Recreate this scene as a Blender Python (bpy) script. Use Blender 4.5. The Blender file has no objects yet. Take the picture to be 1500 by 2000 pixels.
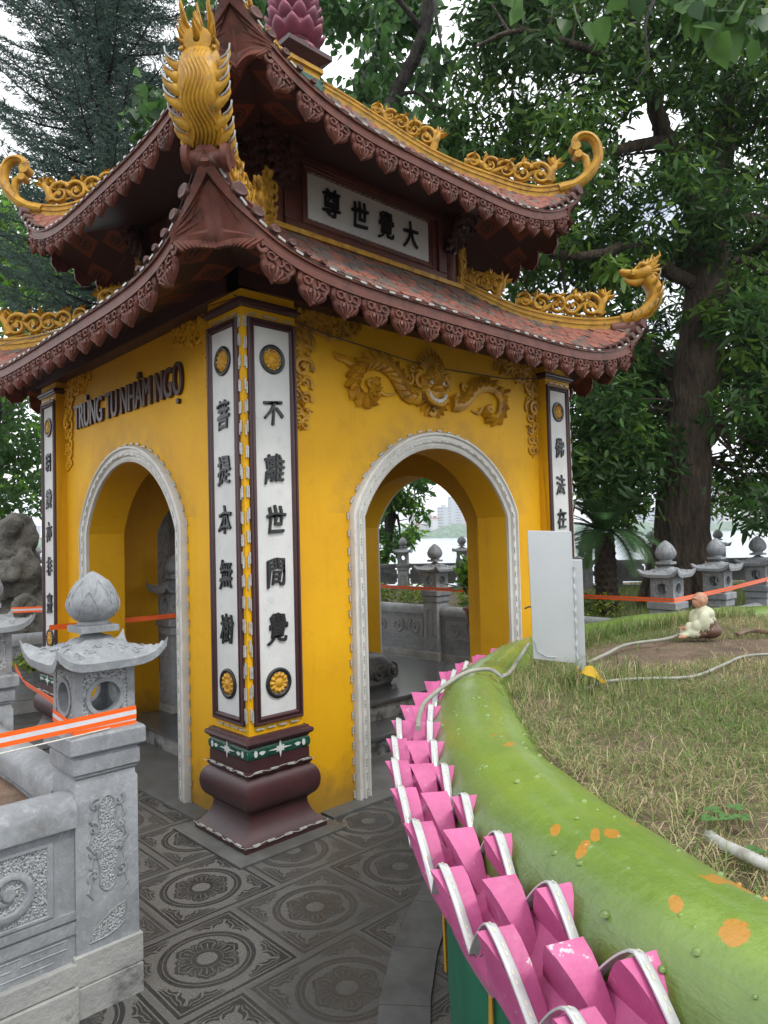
import bpy, bmesh, math, random
import numpy as np
from mathutils import Vector, Matrix
random.seed(7)
RAD = math.radians
C = bpy.context.scene.collection
S = bpy.context.scene
# ------------------------------------------------------------------ camera
CAM = np.array([-2.03, -3.22, 1.6]); FPX = 1378.7
_y, _p, _r = RAD(46.62), RAD(2.02), RAD(-1.47)
FW = np.array([math.cos(_y)*math.cos(_p), math.sin(_y)*math.cos(_p), math.sin(_p)])
_rt = np.array([math.sin(_y), -math.cos(_y), 0.0]); _up = np.cross(_rt, FW)
RT = _rt*math.cos(_r)+_up*math.sin(_r); UP = -_rt*math.sin(_r)+_up*math.cos(_r)
cam = bpy.data.cameras.new('camera'); camo = bpy.data.objects.new('camera', cam); C.objects.link(camo)
M = Matrix.Identity(4)
for i in range(3):
    M[i][0], M[i][1], M[i][2], M[i][3] = RT[i], UP[i], -FW[i], CAM[i]
camo.matrix_world = M
cam.sensor_fit = 'VERTICAL'; cam.sensor_height = 36; cam.sensor_width = 27
cam.lens = FPX/2000*36; cam.clip_start = 0.05; cam.clip_end = 6000
S.camera = camo
S.render.resolution_x, S.render.resolution_y = 768, 1024
def at(u, v, D):
    "world point seen at photo position u,v at depth D metres"
    q = FW*FPX+RT*(u-750)+UP*(1000-v)
    return Vector(CAM+q*D/FPX)
# ------------------------------------------------------------------ sky and sun
SUN_DIR = Vector((0.10, -0.80, 1.25)).normalized()
w = bpy.data.worlds.new("World"); S.world = w; w.use_nodes = True
nt = w.node_tree; nt.nodes.clear()
out = nt.nodes.new('ShaderNodeOutputWorld'); bg = nt.nodes.new('ShaderNodeBackground')
sky = nt.nodes.new('ShaderNodeTexSky'); sky.sky_type = 'NISHITA'; sky.sun_disc = False
sky.sun_elevation = math.asin(SUN_DIR.z); sky.sun_rotation = math.atan2(SUN_DIR.x, SUN_DIR.y)
sky.air_density = 1.0; sky.dust_density = 2.0
tc = nt.nodes.new('ShaderNodeTexCoord'); mp = nt.nodes.new('ShaderNodeMapping'); mp.inputs['Scale'].default_value = (1, 1, 2.2)
nz = nt.nodes.new('ShaderNodeTexNoise'); nz.inputs['Scale'].default_value = 1.7; nz.inputs['Detail'].default_value = 7; nz.inputs['Roughness'].default_value = .6
cr = nt.nodes.new('ShaderNodeValToRGB'); cr.color_ramp.elements[0].position = .30; cr.color_ramp.elements[1].position = .45
mx = nt.nodes.new('ShaderNodeMix'); mx.data_type = 'RGBA'
nt.links.new(tc.outputs['Generated'], mp.inputs['Vector']); nt.links.new(mp.outputs[0], nz.inputs['Vector'])
nt.links.new(nz.outputs[0], cr.inputs[0]); nt.links.new(cr.outputs[0], mx.inputs[0])
nt.links.new(sky.outputs[0], mx.inputs[6]); mx.inputs[7].default_value = (12.5, 12.8, 13.2, 1)
nt.links.new(mx.outputs[2], bg.inputs[0]); bg.inputs[1].default_value = 0.105
nt.links.new(bg.outputs[0], out.inputs[0])
sl = bpy.data.lights.new('sun', 'SUN'); sl.energy = 1.4; sl.angle = RAD(14); sl.color = (1, .965, .9)
so = bpy.data.objects.new('sun', sl); C.objects.link(so); so.rotation_euler = SUN_DIR.to_track_quat('Z', 'Y').to_euler(); so.location = (0, 0, 20)
vs = S.view_settings; vs.view_transform = 'Standard'; vs.look = 'None'; vs.gamma = 1; vs.exposure = 0.55; vs.use_curve_mapping = False

# ------------------------------------------------------------------ node helpers
class N:
    "tiny expression wrapper round shader math nodes"
    def __init__(s, t, o): s.t, s.o = t, o
    def _m(s, op, b=None, c=None):
        n = s.t.nodes.new('ShaderNodeMath'); n.operation = op
        for i, x in enumerate((s, b, c)):
            if x is None: continue
            if isinstance(x, N): s.t.links.new(x.o, n.inputs[i])
            else: n.inputs[i].default_value = x
        return N(s.t, n.outputs[0])
    def __add__(s, b): return s._m('ADD', b)
    def __sub__(s, b): return s._m('SUBTRACT', b)
    def __mul__(s, b): return s._m('MULTIPLY', b)
    def __truediv__(s, b): return s._m('DIVIDE', b)
    def lt(s, b): return s._m('LESS_THAN', b)
    def gt(s, b): return s._m('GREATER_THAN', b)
    def abs(s): return s._m('ABSOLUTE')
    def floor(s): return s._m('FLOOR')
    def cos(s): return s._m('COSINE')
    def sin(s): return s._m('SINE')
    def sqrt(s): return s._m('SQRT')
    def max(s, b): return s._m('MAXIMUM', b)
    def min(s, b): return s._m('MINIMUM', b)
    def atan2(s, b): return s._m('ARCTAN2', b)
    def mod(s, b): return s._m('FLOORED_MODULO', b)
    def pow(s, b): return s._m('POWER', b)
    def between(s, a, b): return s.gt(a)*s.lt(b)
def rgb(c): return (*c, 1) if len(c) == 3 else c
def mixc(t, fac, a, b):
    n = t.nodes.new('ShaderNodeMix'); n.data_type = 'RGBA'
    for i, x in ((0, fac), (6, a), (7, b)):
        if isinstance(x, N): t.links.new(x.o, n.inputs[i])
        elif i == 0: n.inputs[i].default_value = x
        else: n.inputs[i].default_value = rgb(x)
    return N(t, n.outputs[2])
def noise(t, scale, detail=4, rough=.55, vec=None, dist=0):
    n = t.nodes.new('ShaderNodeTexNoise'); n.inputs['Scale'].default_value = scale; n.inputs['Detail'].default_value = detail
    n.inputs['Roughness'].default_value = rough; n.inputs['Distortion'].default_value = dist
    if vec is not None: t.links.new(vec, n.inputs['Vector'])
    return N(t, n.outputs[0])
def voro(t, scale, vec=None, feat='F1'):
    n = t.nodes.new('ShaderNodeTexVoronoi'); n.inputs['Scale'].default_value = scale; n.feature = feat
    if vec is not None: t.links.new(vec, n.inputs['Vector'])
    return N(t, n.outputs[0])
def ramp(t, x, a, b):
    n = t.nodes.new('ShaderNodeMapRange'); n.inputs[1].default_value = a; n.inputs[2].default_value = b
    t.links.new(x.o, n.inputs[0]); return N(t, n.outputs[0])
def newmat(name):
    m = bpy.data.materials.new(name); m.use_nodes = True; t = m.node_tree
    b = t.nodes['Principled BSDF']; tcn = t.nodes.new('ShaderNodeTexCoord')
    return m, t, b, tcn.outputs['Object']
def bumpn(t, b, h, strength=.3, dist=.01):
    n = t.nodes.new('ShaderNodeBump'); n.inputs['Strength'].default_value = strength; n.inputs['Distance'].default_value = dist
    t.links.new(h.o, n.inputs['Height']); t.links.new(n.outputs[0], b.inputs['Normal'])
def setc(t, b, c): t.links.new(c.o, b.inputs['Base Color'])
def mat(name, c1, c2=None, scale=4, rough=.6, bump=.15, bscale=60, dist=.004, metal=0, spec=.5, dirt=None, dscale=2, damt=(.55, .75), coat=0, det=6):
    m, t, b, oc = newmat(name)
    c2 = c2 or tuple(x*.8 for x in c1)
    col = mixc(t, ramp(t, noise(t, scale, det, .6, oc), .35, .65), c1, c2)
    if dirt: col = mixc(t, ramp(t, noise(t, dscale, 8, .7, oc), *damt), col, dirt)
    setc(t, b, col)
    if bump: bumpn(t, b, noise(t, bscale, 5, .6, oc), bump, dist)
    b.inputs['Roughness'].default_value = rough; b.inputs['Metallic'].default_value = metal
    b.inputs['Specular IOR Level'].default_value = spec; b.inputs['Coat Weight'].default_value = coat
    return m
# ------------------------------------------------------------------ mesh helpers
class MB:
    def __init__(s): s.v = []; s.f = []; s.m = []
    def add(s, vs, fs, mi=0, M=None):
        o = len(s.v)
        s.v += [tuple(M @ Vector(p)) if M is not None else tuple(p) for p in vs]
        s.f += [tuple(i+o for i in f) for f in fs]; s.m += [mi]*len(fs); return s
    def box(s, x0, x1, y0, y1, z0, z1, mi=0, M=None):
        vs = [(x, y, z) for z in (z0, z1) for y in (y0, y1) for x in (x0, x1)]
        return s.add(vs, [(0, 2, 3, 1), (4, 5, 7, 6), (0, 1, 5, 4), (2, 6, 7, 3), (0, 4, 6, 2), (1, 3, 7, 5)], mi, M)
    def grid(s, P, mi=0, M=None, cu=False, cv=False, flip=False):
        nu, nv = len(P), len(P[0]); vs = [p for r in P for p in r]; fs = []
        for i in range(nu if cu else nu-1):
            for j in range(nv if cv else nv-1):
                a, b = i*nv+j, i*nv+(j+1) % nv; c, d = ((i+1) % nu)*nv+(j+1) % nv, ((i+1) % nu)*nv+j
                fs.append((a, d, c, b) if flip else (a, b, c, d))
        return s.add(vs, fs, mi, M)
    def tube(s, pts, rads, n=8, mi=0, M=None, flat=1.0, fdir=None):
        pts = [Vector(p) for p in pts]
        if isinstance(rads, (int, float)): rads = [rads]*len(pts)
        T = []
        for i in range(len(pts)):
            T.append((pts[min(i+1, len(pts)-1)]-pts[max(i-1, 0)]).normalized())
        up = Vector(fdir) if fdir else (Vector((0, 0, 1)) if abs(T[0].z) < .9 else Vector((1, 0, 0)))
        R = []; x = None
        for i, (p, r, t) in enumerate(zip(pts, rads, T)):
            if x is None or fdir: x = t.cross(up)
            else: x = x-t*x.dot(t)
            if x.length < 1e-6: x = t.orthogonal()
            x.normalize(); y = x.cross(t)*-1
            R.append([p+(x*math.cos(a)+y*math.sin(a)*flat)*r for a in [2*math.pi*k/n for k in range(n)]])
        s.grid(R, mi, M, cv=True)
        s.add(R[0], [tuple(range(n))], mi, M); s.add(R[-1], [tuple(range(n-1, -1, -1))], mi, M); return s
    def lathe(s, prof, n=24, c=(0, 0, 0), mi=0, M=None, mod=None):
        R = []
        for k in range(n):
            a = 2*math.pi*k/n
            R.append([(c[0]+r*(mod(a, z) if mod else 1)*math.cos(a), c[1]+r*(mod(a, z) if mod else 1)*math.sin(a), c[2]+z) for r, z in prof])
        return s.grid(R, mi, M, cu=True, flip=True)
    def extr(s, poly, d0, d1, mi=0, M=None, c=None):
        "2d outline (x,z) given thickness along y from d0 to d1"
        n = len(poly); vs = [(x, d0, z) for x, z in poly]+[(x, d1, z) for x, z in poly]
        fs = [tuple(range(n)), tuple(range(2*n-1, n-1, -1))]+[(i, i+n, (i+1) % n+n, (i+1) % n) for i in range(n)]
        return s.add(vs, fs, mi, M)
    def sqring(s, prof, h, c=(0, 0), mi=0, M=None):
        "mitred square moulding: prof list of (extra, z) round half size h"
        R = []
        for e, z in prof:
            a = h+e; R.append([(c[0]-a, c[1]-a, z), (c[0]+a, c[1]-a, z), (c[0]+a, c[1]+a, z), (c[0]-a, c[1]+a, z)])
        s.grid(R, mi, M, cv=True, flip=False)
        s.add(R[0], [(3, 2, 1, 0)], mi, M); s.add(R[-1], [(0, 1, 2, 3)], mi, M); return s
    def build(s, name, mats, parent=None, smooth=None, bevel=0, tagd=None):
        me = bpy.data.meshes.new(name); me.from_pydata(s.v, [], s.f)
        return finish(me, name, mats, parent, smooth, bevel, s.m)
def finish(me, name, mats, parent=None, smooth=None, bevel=0, mi=None, recalc=True):
    if not isinstance(mats, (list, tuple)): mats = [mats]
    for m in mats: me.materials.append(m)
    if mi is not None and len(mats) > 1: me.polygons.foreach_set('material_index', mi)
    if recalc:
        bm = bmesh.new(); bm.from_mesh(me); bmesh.ops.recalc_face_normals(bm, faces=bm.faces); bm.to_mesh(me); bm.free()
    if smooth is not None:
        me.polygons.foreach_set('use_smooth', [True]*len(me.polygons))
        me.set_sharp_from_angle(angle=RAD(smooth))
    o = bpy.data.objects.new(name, me); C.objects.link(o)
    if parent is not None:
        o.parent = parent; q = parent; off = Vector((0, 0, 0))
        while q is not None: off += q.location; q = q.parent
        o.location = -off
    if bevel:
        b = o.modifiers.new('bevel', 'BEVEL'); b.width = bevel; b.segments = 2; b.limit_method = 'ANGLE'; b.angle_limit = RAD(40)
    return o
def tag(o, label=None, cat=None, group=None, kind=None):
    if label: o['label'] = label
    if cat: o['category'] = cat
    if group: o['group'] = group
    if kind: o['kind'] = kind
    return o
def thing(name, label, cat, loc=(0, 0, 0), group=None):
    o = bpy.data.objects.new(name, None); C.objects.link(o); o.location = loc; o.empty_display_size = .2
    return tag(o, label, cat, group)
def copy_tree(o, parent=None):
    c = o.copy(); C.objects.link(c); c.parent = parent
    for ch in [x for x in C.objects if x.parent == o]: copy_tree(ch, c)
    return c
def cards(name, mats, parent, V, F, MI=None):
    "fast mesh from numpy arrays; F faces all the same size"
    me = bpy.data.meshes.new(name); nf, k = F.shape
    me.vertices.add(len(V)); me.vertices.foreach_set('co', V.astype(np.float32).ravel())
    me.loops.add(nf*k); me.loops.foreach_set('vertex_index', F.astype(np.int32).ravel())
    me.polygons.add(nf); me.polygons.foreach_set('loop_start', np.arange(0, nf*k, k, dtype=np.int32))
    me.update(calc_edges=True)
    return finish(me, name, mats, parent, None, 0, MI, recalc=False)
rng = np.random.default_rng(11)
def leaf_cloud(centers, radii, counts, size, aspect, droop=.5, shape='lance', squash=.75, fold=.15, sizevar=.35, shell=0):
    "leaf blades scattered through ellipsoid clumps; returns V,F"
    P = []
    for c, r, n in zip(centers, radii, counts):
        d = rng.normal(size=(n, 3)); d /= np.linalg.norm(d, axis=1)[:, None]+1e-9
        rr = rng.random(n)**(1/3 if not shell else 1/6)*r*(1+.18*rng.normal(size=n))
        p = d*rr[:, None]; p[:, 2] *= squash; P.append(p+np.array(c))
    P = np.vstack(P); n = len(P)
    d = rng.normal(size=(n, 3)); d[:, 2] = d[:, 2]*.5-droop*1.3; d /= np.linalg.norm(d, axis=1)[:, None]
    s = rng.normal(size=(n, 3)); s -= d*(s*d).sum(1)[:, None]; s /= np.linalg.norm(s, axis=1)[:, None]
    nn = np.cross(d, s); L = size*(1+sizevar*rng.normal(size=n)).clip(.4, 1.8)[:, None]; W = L*aspect
    if shape == 'lance': prof = [(0, 0), (.3, 1), (.7, .8), (1, 0)]
    elif shape == 'heart': prof = [(0, 0), (.12, .9), (.45, .85), (1, 0)]
    else: prof = [(0, .5), (.35, 1), (.75, .7), (1, 0)]
    # centre line pts c0..c3 and side pts l1,l2,r1,r2
    def pt(t, w, f): return P+d*L*t+s*W*.5*w+nn*W*f
    a0 = pt(0, 0, 0); c1 = pt(prof[1][0], 0, 0); c2 = pt(prof[2][0], 0, -fold*.3); a3 = pt(1, 0, -fold*1.2)
    l1 = pt(prof[1][0], -prof[1][1], fold); l2 = pt(prof[2][0], -prof[2][1], fold*.6)
    r1 = pt(prof[1][0], prof[1][1], fold); r2 = pt(prof[2][0], prof[2][1], fold*.6)
    V = np.stack([a0, l1, c1, r1, l2, c2, r2, a3], 1).reshape(-1, 3)
    base = np.array([[0, 2, 1, 1], [0, 3, 2, 2], [1, 2, 5, 4], [2, 3, 6, 5], [4, 5, 7, 7], [5, 6, 7, 7]])
    # use quads only: merge as 4 quads
    base = np.array([[0, 2, 5, 1], [0, 3, 5, 2], [1, 5, 7, 4], [3, 6, 7, 5]])
    F = (np.arange(n)[:, None, None]*8+base[None]).reshape(-1, 4)
    return V, F
# ------------------------------------------------------------------ materials
def yellow_wall():
    m, t, b, oc = newmat('yellow_wall'); sp = t.nodes.new('ShaderNodeSeparateXYZ'); t.links.new(oc, sp.inputs[0]); x, y, z = [N(t, sp.outputs[i]) for i in range(3)]
    n1 = noise(t, 1.6, 7, .6, oc); n2 = noise(t, 9, 8, .7, oc); c = mixc(t, ramp(t, n1, .35, .65), (.70, .375, .003), (.62, .315, .003))
    c = mixc(t, ramp(t, n2, .55, .75)*.30, c, (.44, .21, .004)); mp_ = t.nodes.new('ShaderNodeMapping'); mp_.inputs['Scale'].default_value = (9, 9, .7); t.links.new(oc, mp_.inputs[0]); st = noise(t, 1.4, 7, .65, mp_.outputs[0])
    c = mixc(t, ramp(t, st, .56, .74)*.22, c, (.33, .17, .02))
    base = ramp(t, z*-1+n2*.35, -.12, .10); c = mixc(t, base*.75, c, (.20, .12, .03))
    def soot(px, py, cx, cz): 
        r = ((px-cx)*(px-cx)+(z-cz)*(z-cz)).sqrt(); return (ramp(t, r*-1, -1.10, -.90))*z.gt(1.75)*py.lt(.12)*r.gt(.86)*ramp(t, n2, .30, .60)
    c = mixc(t, soot(x, y, 1.64, 1.43)*.42, c, (.13, .10, .06)); c = mixc(t, soot(y, x, 1.64, 1.40)*.42, c, (.13, .10, .06)); setc(t, b, c)
    bumpn(t, b, noise(t, 90, 5, .6, oc)+n2*1.5, .4, .003); b.inputs['Roughness'].default_value = .6; b.inputs['Specular IOR Level'].default_value = .3; return m
Y_WALL = yellow_wall()
Y_ORN = mat('ochre_ornament', (.54, .28, .010), (.40, .19, .006), 9, .45, .3, 50, .004, dirt=(.16, .09, .03), dscale=9, damt=(.55, .75))
Y_GOLD = mat('gilded_yellow', (.52, .285, .022), (.36, .175, .010), 11, .45, .5, 45, .005, dirt=(.10, .062, .03), dscale=16, damt=(.52, .72), spec=.35, det=9)
MAROON = mat('maroon_paint', (.058, .020, .022), (.040, .014, .016), 5, .42, .25, 45, .003, dirt=(.12, .07, .06), dscale=12, damt=(.66, .8))
WOODRED = mat('red_brown_carving', (.125, .030, .014), (.075, .020, .012), 7, .45, .35, 60, .003, dirt=(.03, .014, .011), dscale=8, damt=(.5, .75))
FASCIA = mat('fascia_paint', (.150, .050, .034), (.098, .030, .020), 8, .5, .35, 60, .003, dirt=(.035, .018, .014), dscale=10, damt=(.50, .72), spec=.3)
DARKWOOD = mat('dark_wood', (.035, .011, .009), (.06, .018, .012), 12, .4, .2, 50)
WHITE = mat('white_plaster', (.60, .60, .58), (.52, .53, .52), 5, .6, .4, 60, .003, dirt=(.40, .40, .40), dscale=10, damt=(.6, .8))
FRAME_W = mat('arch_paint', (.60, .59, .55), (.50, .49, .46), 9, .55, .4, 50, .003, dirt=(.26, .24, .21), dscale=14, damt=(.60, .82))
BLACK = mat('black_paint', (.010, .011, .011), (.02, .02, .02), 8, .35, .2, 40)
GREENB = mat('green_band', (.012, .085, .052), (.008, .055, .036), 30, .4, .3, 60)
ORANGE_SQ = mat('orange_panel', (.30, .07, .02), (.22, .05, .015), 8, .5)
LED = mat('led_strip', (.46, .46, .43), (.30, .29, .27), 60, .25, .1, 50, coat=.3)
LEDCASE = mat('led_casing', (.44, .45, .45), (.35, .36, .36), 20, .2, .1, 50, coat=.5)
WIRE = mat('thin_wire', (.05, .045, .04), (.03, .03, .03), 5, .5)
EYEW = mat('eye_white', (.7, .7, .68), (.6, .6, .6), 5, .3)
CEIL_SHADE = mat('room_shade', (.16, .07, .01), (.13, .055, .01), 3, .8)  # ceiling brown with the room's shade painted into the colour
TILE_M = [mat('terracotta_a', (.26, .085, .05), (.19, .06, .04), 14, .75, .5, 70, .003, dirt=(.05, .04, .035), dscale=7, damt=(.5, .7)),
          mat('terracotta_b', (.20, .06, .038), (.14, .045, .032), 14, .8, .5, 70, .003, dirt=(.05, .045, .04), dscale=7, damt=(.5, .7)),
          mat('terracotta_c', (.15, .105, .085), (.09, .07, .06), 14, .85, .5, 70, .003, dirt=(.04, .035, .03), dscale=7, damt=(.45, .7))]
def stone_vein(name, c1, c2, c3):
    m, t, b, oc = newmat(name); oi = t.nodes.new('ShaderNodeObjectInfo'); va = t.nodes.new('ShaderNodeVectorMath'); va.operation = 'ADD'; t.links.new(oc, va.inputs[0]); t.links.new(oi.outputs['Random'], va.inputs[1]); oc2 = va.outputs[0]
    n1 = noise(t, 6, 10, .72, oc2); n2 = noise(t, 28, 8, .75, oc2, .6); n3 = noise(t, 3.2, 7, .6, oc2, 2.5)
    c = mixc(t, ramp(t, n1, .33, .67), c1, c2); c = mixc(t, ramp(t, n2, .52, .68)*.38, c, c3); c = mixc(t, ((n3-.5).abs().lt(.005))*.25, c, c3)
    c = mixc(t, ramp(t, n2, .44, .30)*.45, c, tuple(q*.6 for q in c2)); c = mixc(t, ramp(t, noise(t, 4.5, 8, .7, oc2), .56, .72)*.6, c, (.135, .13, .118)); setc(t, b, c)
    bumpn(t, b, n2*.9+noise(t, 80, 4, .6, oc2)*.25+n1*1.3, .5, .006); t.links.new((n1*.3+.45).o, b.inputs['Roughness']); return m
STONE = stone_vein('grey_stone', (.275, .292, .308), (.165, .176, .187), (.43, .445, .46))
STONE_W = mat('weathered_stone', (.34, .34, .325), (.22, .222, .215), 5, .8, .8, 55, .006, dirt=(.055, .052, .046), dscale=4.5, damt=(.56, .68), det=9)
def stone_rough():
    m, t, b, oc = newmat('pecked_stone')
    n = noise(t, 170, 3, .6, oc); v = voro(t, 120, oc)
    col = mixc(t, ramp(t, n, .38, .6), (.13, .14, .15), (.44, .45, .46)); setc(t, b, col)
    bumpn(t, b, n+v, .9, .006); b.inputs['Roughness'].default_value = .85; return m
PECK = stone_rough()
MORTAR = mat('cement_patch', (.24, .235, .22), (.17, .165, .155), 9, .9, .6, 60)
GREEN = None
# ------------------------------------------------------------------ pavilion
LW = 3.2; CX = 1.6; CW = .35; WD = .08; WT = .28
def face(k):
    "local (along, inward, up) of facade k, seen from outside; 0 right, 1 left, 2 and 3 behind"
    es = [(1, 0), (0, -1), (-1, 0), (0, 1)][k]; ed = [(0, 1), (1, 0), (0, -1), (-1, 0)][k]
    c = Vector((CX, CX, 0)); o = c-Vector((*es, 0))*CX-Vector((*ed, 0))*CX
    m = Matrix.Identity(4)
    for i in range(2): m[i][0], m[i][1], m[i][3] = es[i], ed[i], o[i]
    return m
F = [face(k) for k in range(4)]
pav = thing('pavilion', 'two-tiered yellow pavilion with arched doorways, red-brown carved eaves and gilded dragon finials', 'pavilion', (CX, CX, 0))
def arch_pts(c, a, zs, zc, z0=0.0, n=28):
    h = zc-zs; R = (a*a+h*h)/(2*h); zo = zc-R; th = math.atan2(zs-zo, a); P = [(c-a, z0)]+[(c-a, z0+(zs-z0)*i/4) for i in (1, 2, 3)]
    for i in range(n+1):
        t = math.pi-th-(math.pi-2*th)*i/n; P.append((c+R*math.cos(t), zo+R*math.sin(t)))
    P += [(c+a, z0+(zs-z0)*i/4) for i in (3, 2, 1, 0)]
    return P
ARCH = {0: (1.64, 1.76, 2.33), 1: (1.56, 1.71, 2.30), 2: (1.6, 1.73, 2.31), 3: (1.6, 1.73, 2.31)}
WTOP = 3.02
for k in range(4):
    c, zs, zc = ARCH[k]; zs2 = zs-.03; a = .735
    ap = arch_pts(c, a, zs2, zc-.125)
    def outer(p):
        x, z = p
        if z < zs2+.01: return ((.02 if x < c else LW-.02), z)
        t = (x-(c-a))/(2*a); return (.02+t*(LW-.04), WTOP)
    op = [outer(p) for p in ap]
    # insert corner verts by straight columns
    m = MB()
    for d, fl in ((WD, False), (WD+WT, True)):
        P = [[(x, d, z) for x, z in ap], [(x, d, z) for x, z in op]]
        m.grid(P, 0, F[k], flip=fl)
        # fill side triangles between jamb top and the corner
        i0 = 4; i1 = len(ap)-5
        m.add([(ap[i0-1][0], d, ap[i0-1][1]), (ap[i0][0], d, ap[i0][1]), (op[i0][0], d, op[i0][1]), (op[i0-1][0], d, op[i0-1][1])], [(0, 1, 2, 3)], 0, F[k]) if False else None
    m.grid([[(x, WD, z) for x, z in ap], [(x, WD+WT, z) for x, z in ap]], 0, F[k], flip=True)
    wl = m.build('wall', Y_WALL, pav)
    # arch surround: moulded profile swept round the opening
    prof = [(.735, .0), (.735, -.022), (.752, -.030), (.760, -.018), (.772, -.016), (.778, -.036), (.800, -.040), (.806, -.026), (.822, -.026), (.828, -.044), (.842, -.040), (.850, -.02), (.850, .0)]
    rows = []
    for r, d in prof:
        e = (r-.735); q = arch_pts(c, r, zs2+e*.28, zc-.125+e, 0.0)
        rows.append([(x, WD+d, z) for x, z in q])
    fr = MB().grid(rows, 0, F[k]).build('arch_frame', FRAME_W, pav, smooth=38)
    if k < 2:
        led = MB(); q = arch_pts(c, .862, zs2+.03, zc, 0.0, 60); q2 = arch_pts(c, .786, zs2+.01, zc-.075, 0, 60)
        for path, dd, gap in ((q, -.006, .10), (q2, -.037, .09)):
            L = 0; pts = [Vector((x, 0, z)) for x, z in path]; acc = 0; nxt = .05
            for i in range(len(pts)-1):
                seg = (pts[i+1]-pts[i]).length
                while seg > 0 and acc+seg > nxt:
                    p = pts[i].lerp(pts[i+1], (nxt-acc)/seg); t = (pts[i+1]-pts[i]).normalized()
                    mm = F[k] @ Matrix.Translation((p.x+random.uniform(-.003, .003), WD+dd, p.z)) @ Matrix.Rotation(math.atan2(t.x, t.z)+random.uniform(-.05, .05), 4, 'Y')
                    led.box(-.0048, .0048, -.005, .004, -.022, .022, 0, mm)
                    for zz in (-.013, .005): led.box(-.003, .003, -.0065, -.005, zz-.003, zz+.003, 1, mm)
                    nxt += gap*random.uniform(.9, 1.1)
                acc += seg
        led.build('led_strip', [LED, EYEW], pav)
# ceiling and beams
m = MB(); m.box(.1, LW-.1, .1, LW-.1, 2.86, 2.9); m.build('ceiling', CEIL_SHADE, pav)
def text_mesh(name, s, size, M, material, parent, extr=.004, bold=.012, sx=1.0, wob=.006, shear=0.0, lat=False):
    "lettering in relief, centred at the origin of M, lying in the local x / z plane"
    cu = bpy.data.curves.new('txt', 'FONT'); cu.body = s; cu.size = size; cu.extrude = extr; cu.align_x = 'CENTER'; cu.resolution_u = 4
    o = bpy.data.objects.new('txt', cu); C.objects.link(o)
    dg = bpy.context.evaluated_depsgraph_get(); me = bpy.data.meshes.new_from_object(o.evaluated_get(dg))
    vs = [v.co.copy() for v in me.vertices]; fs = [tuple(p.vertices) for p in me.polygons]
    C.objects.unlink(o); bpy.data.objects.remove(o); bpy.data.curves.remove(cu); bpy.data.meshes.remove(me)
    zc_ = (max(v.y for v in vs)+min(v.y for v in vs))/2; xc_ = (max(v.x for v in vs)+min(v.x for v in vs))/2
    m = MB()
    offs = [(-bold, 0), (bold, .0), (0, bold*.8), (0, -bold*.8), (bold*.7, bold*.7)] if not lat else [(-bold, 0), (bold, 0)]
    for i, (ox, oz) in enumerate(offs):
        P = []
        for v in vs:
            x, z = v.x-xc_, v.y-zc_
            if wob: x += wob*math.sin(z/size*7+1)*1.2; z += wob*math.sin(x/size*6+2)+.10*x*(0 if lat else 1)
            P.append(((x+ox*size)*sx+shear*z, -v.z-.0007*i, z+oz*size))
        m.add(P, fs, 0, M)
    return m.build(name, material, parent)
# ---- columns
def rosette(M, r, parent, ring=BLACK):
    m = MB(); n = 36
    rows = []
    for rr, d in ((r, 0), (r, -.008), (r*.93, -.012), (r*.80, -.012), (r*.74, -.008), (r*.74, 0)):
        rows.append([(rr*math.cos(2*math.pi*i/n), d, rr*math.sin(2*math.pi*i/n)) for i in range(n)])
    m.grid(rows, 0, M, cv=True); m.build('medallion_ring', ring, parent, smooth=40)
    m = MB(); rows = []
    for rr, d in ((.70, 0), (.68, -.006), (.5, -.014), (.34, -.006), (.24, -.012), (.12, -.017), (.001, -.018)):
        rows.append([(r*rr*(1+(.07*math.cos(12*2*math.pi*i/72) if rr > .3 else 0))*math.cos(2*math.pi*i/72), d-(.003*math.cos(12*2*math.pi*i/72) if .3 < rr < .69 else 0), r*rr*(1+(.07*math.cos(12*2*math.pi*i/72) if rr > .3 else 0))*math.sin(2*math.pi*i/72)) for i in range(72)])
    m.grid(rows, 0, M, cv=True); m.build('medallion_flower', Y_ORN, parent, smooth=50)
def led_run(p0, p1, m, step=.085, M=None, w=.012, ln=.045, mi=0):
    p0, p1 = Vector(p0), Vector(p1); L = (p1-p0).length; n = max(1, int(L/step)); t = (p1-p0).normalized()
    for i in range(n):
        p = p0+(p1-p0)*((i+.5+random.uniform(-.12, .12))/n)
        q = t.to_track_quat('X', 'Z').to_matrix().to_4x4(); mm = Matrix.Translation(p) @ q
        if M is not None: mm = M @ mm
        m.box(-ln/2, ln/2, -w/2, w/2, -.004, .004, mi, mm)
TEXTS = {(0, 0): '不離世間覺', (0, 1): '佛法在世間', (1, 1): '菩提本無樹', (1, 0): '明鏡亦非臺'}
CHZ = [2.294, 1.991, 1.712, 1.422, 1.121]
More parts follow.
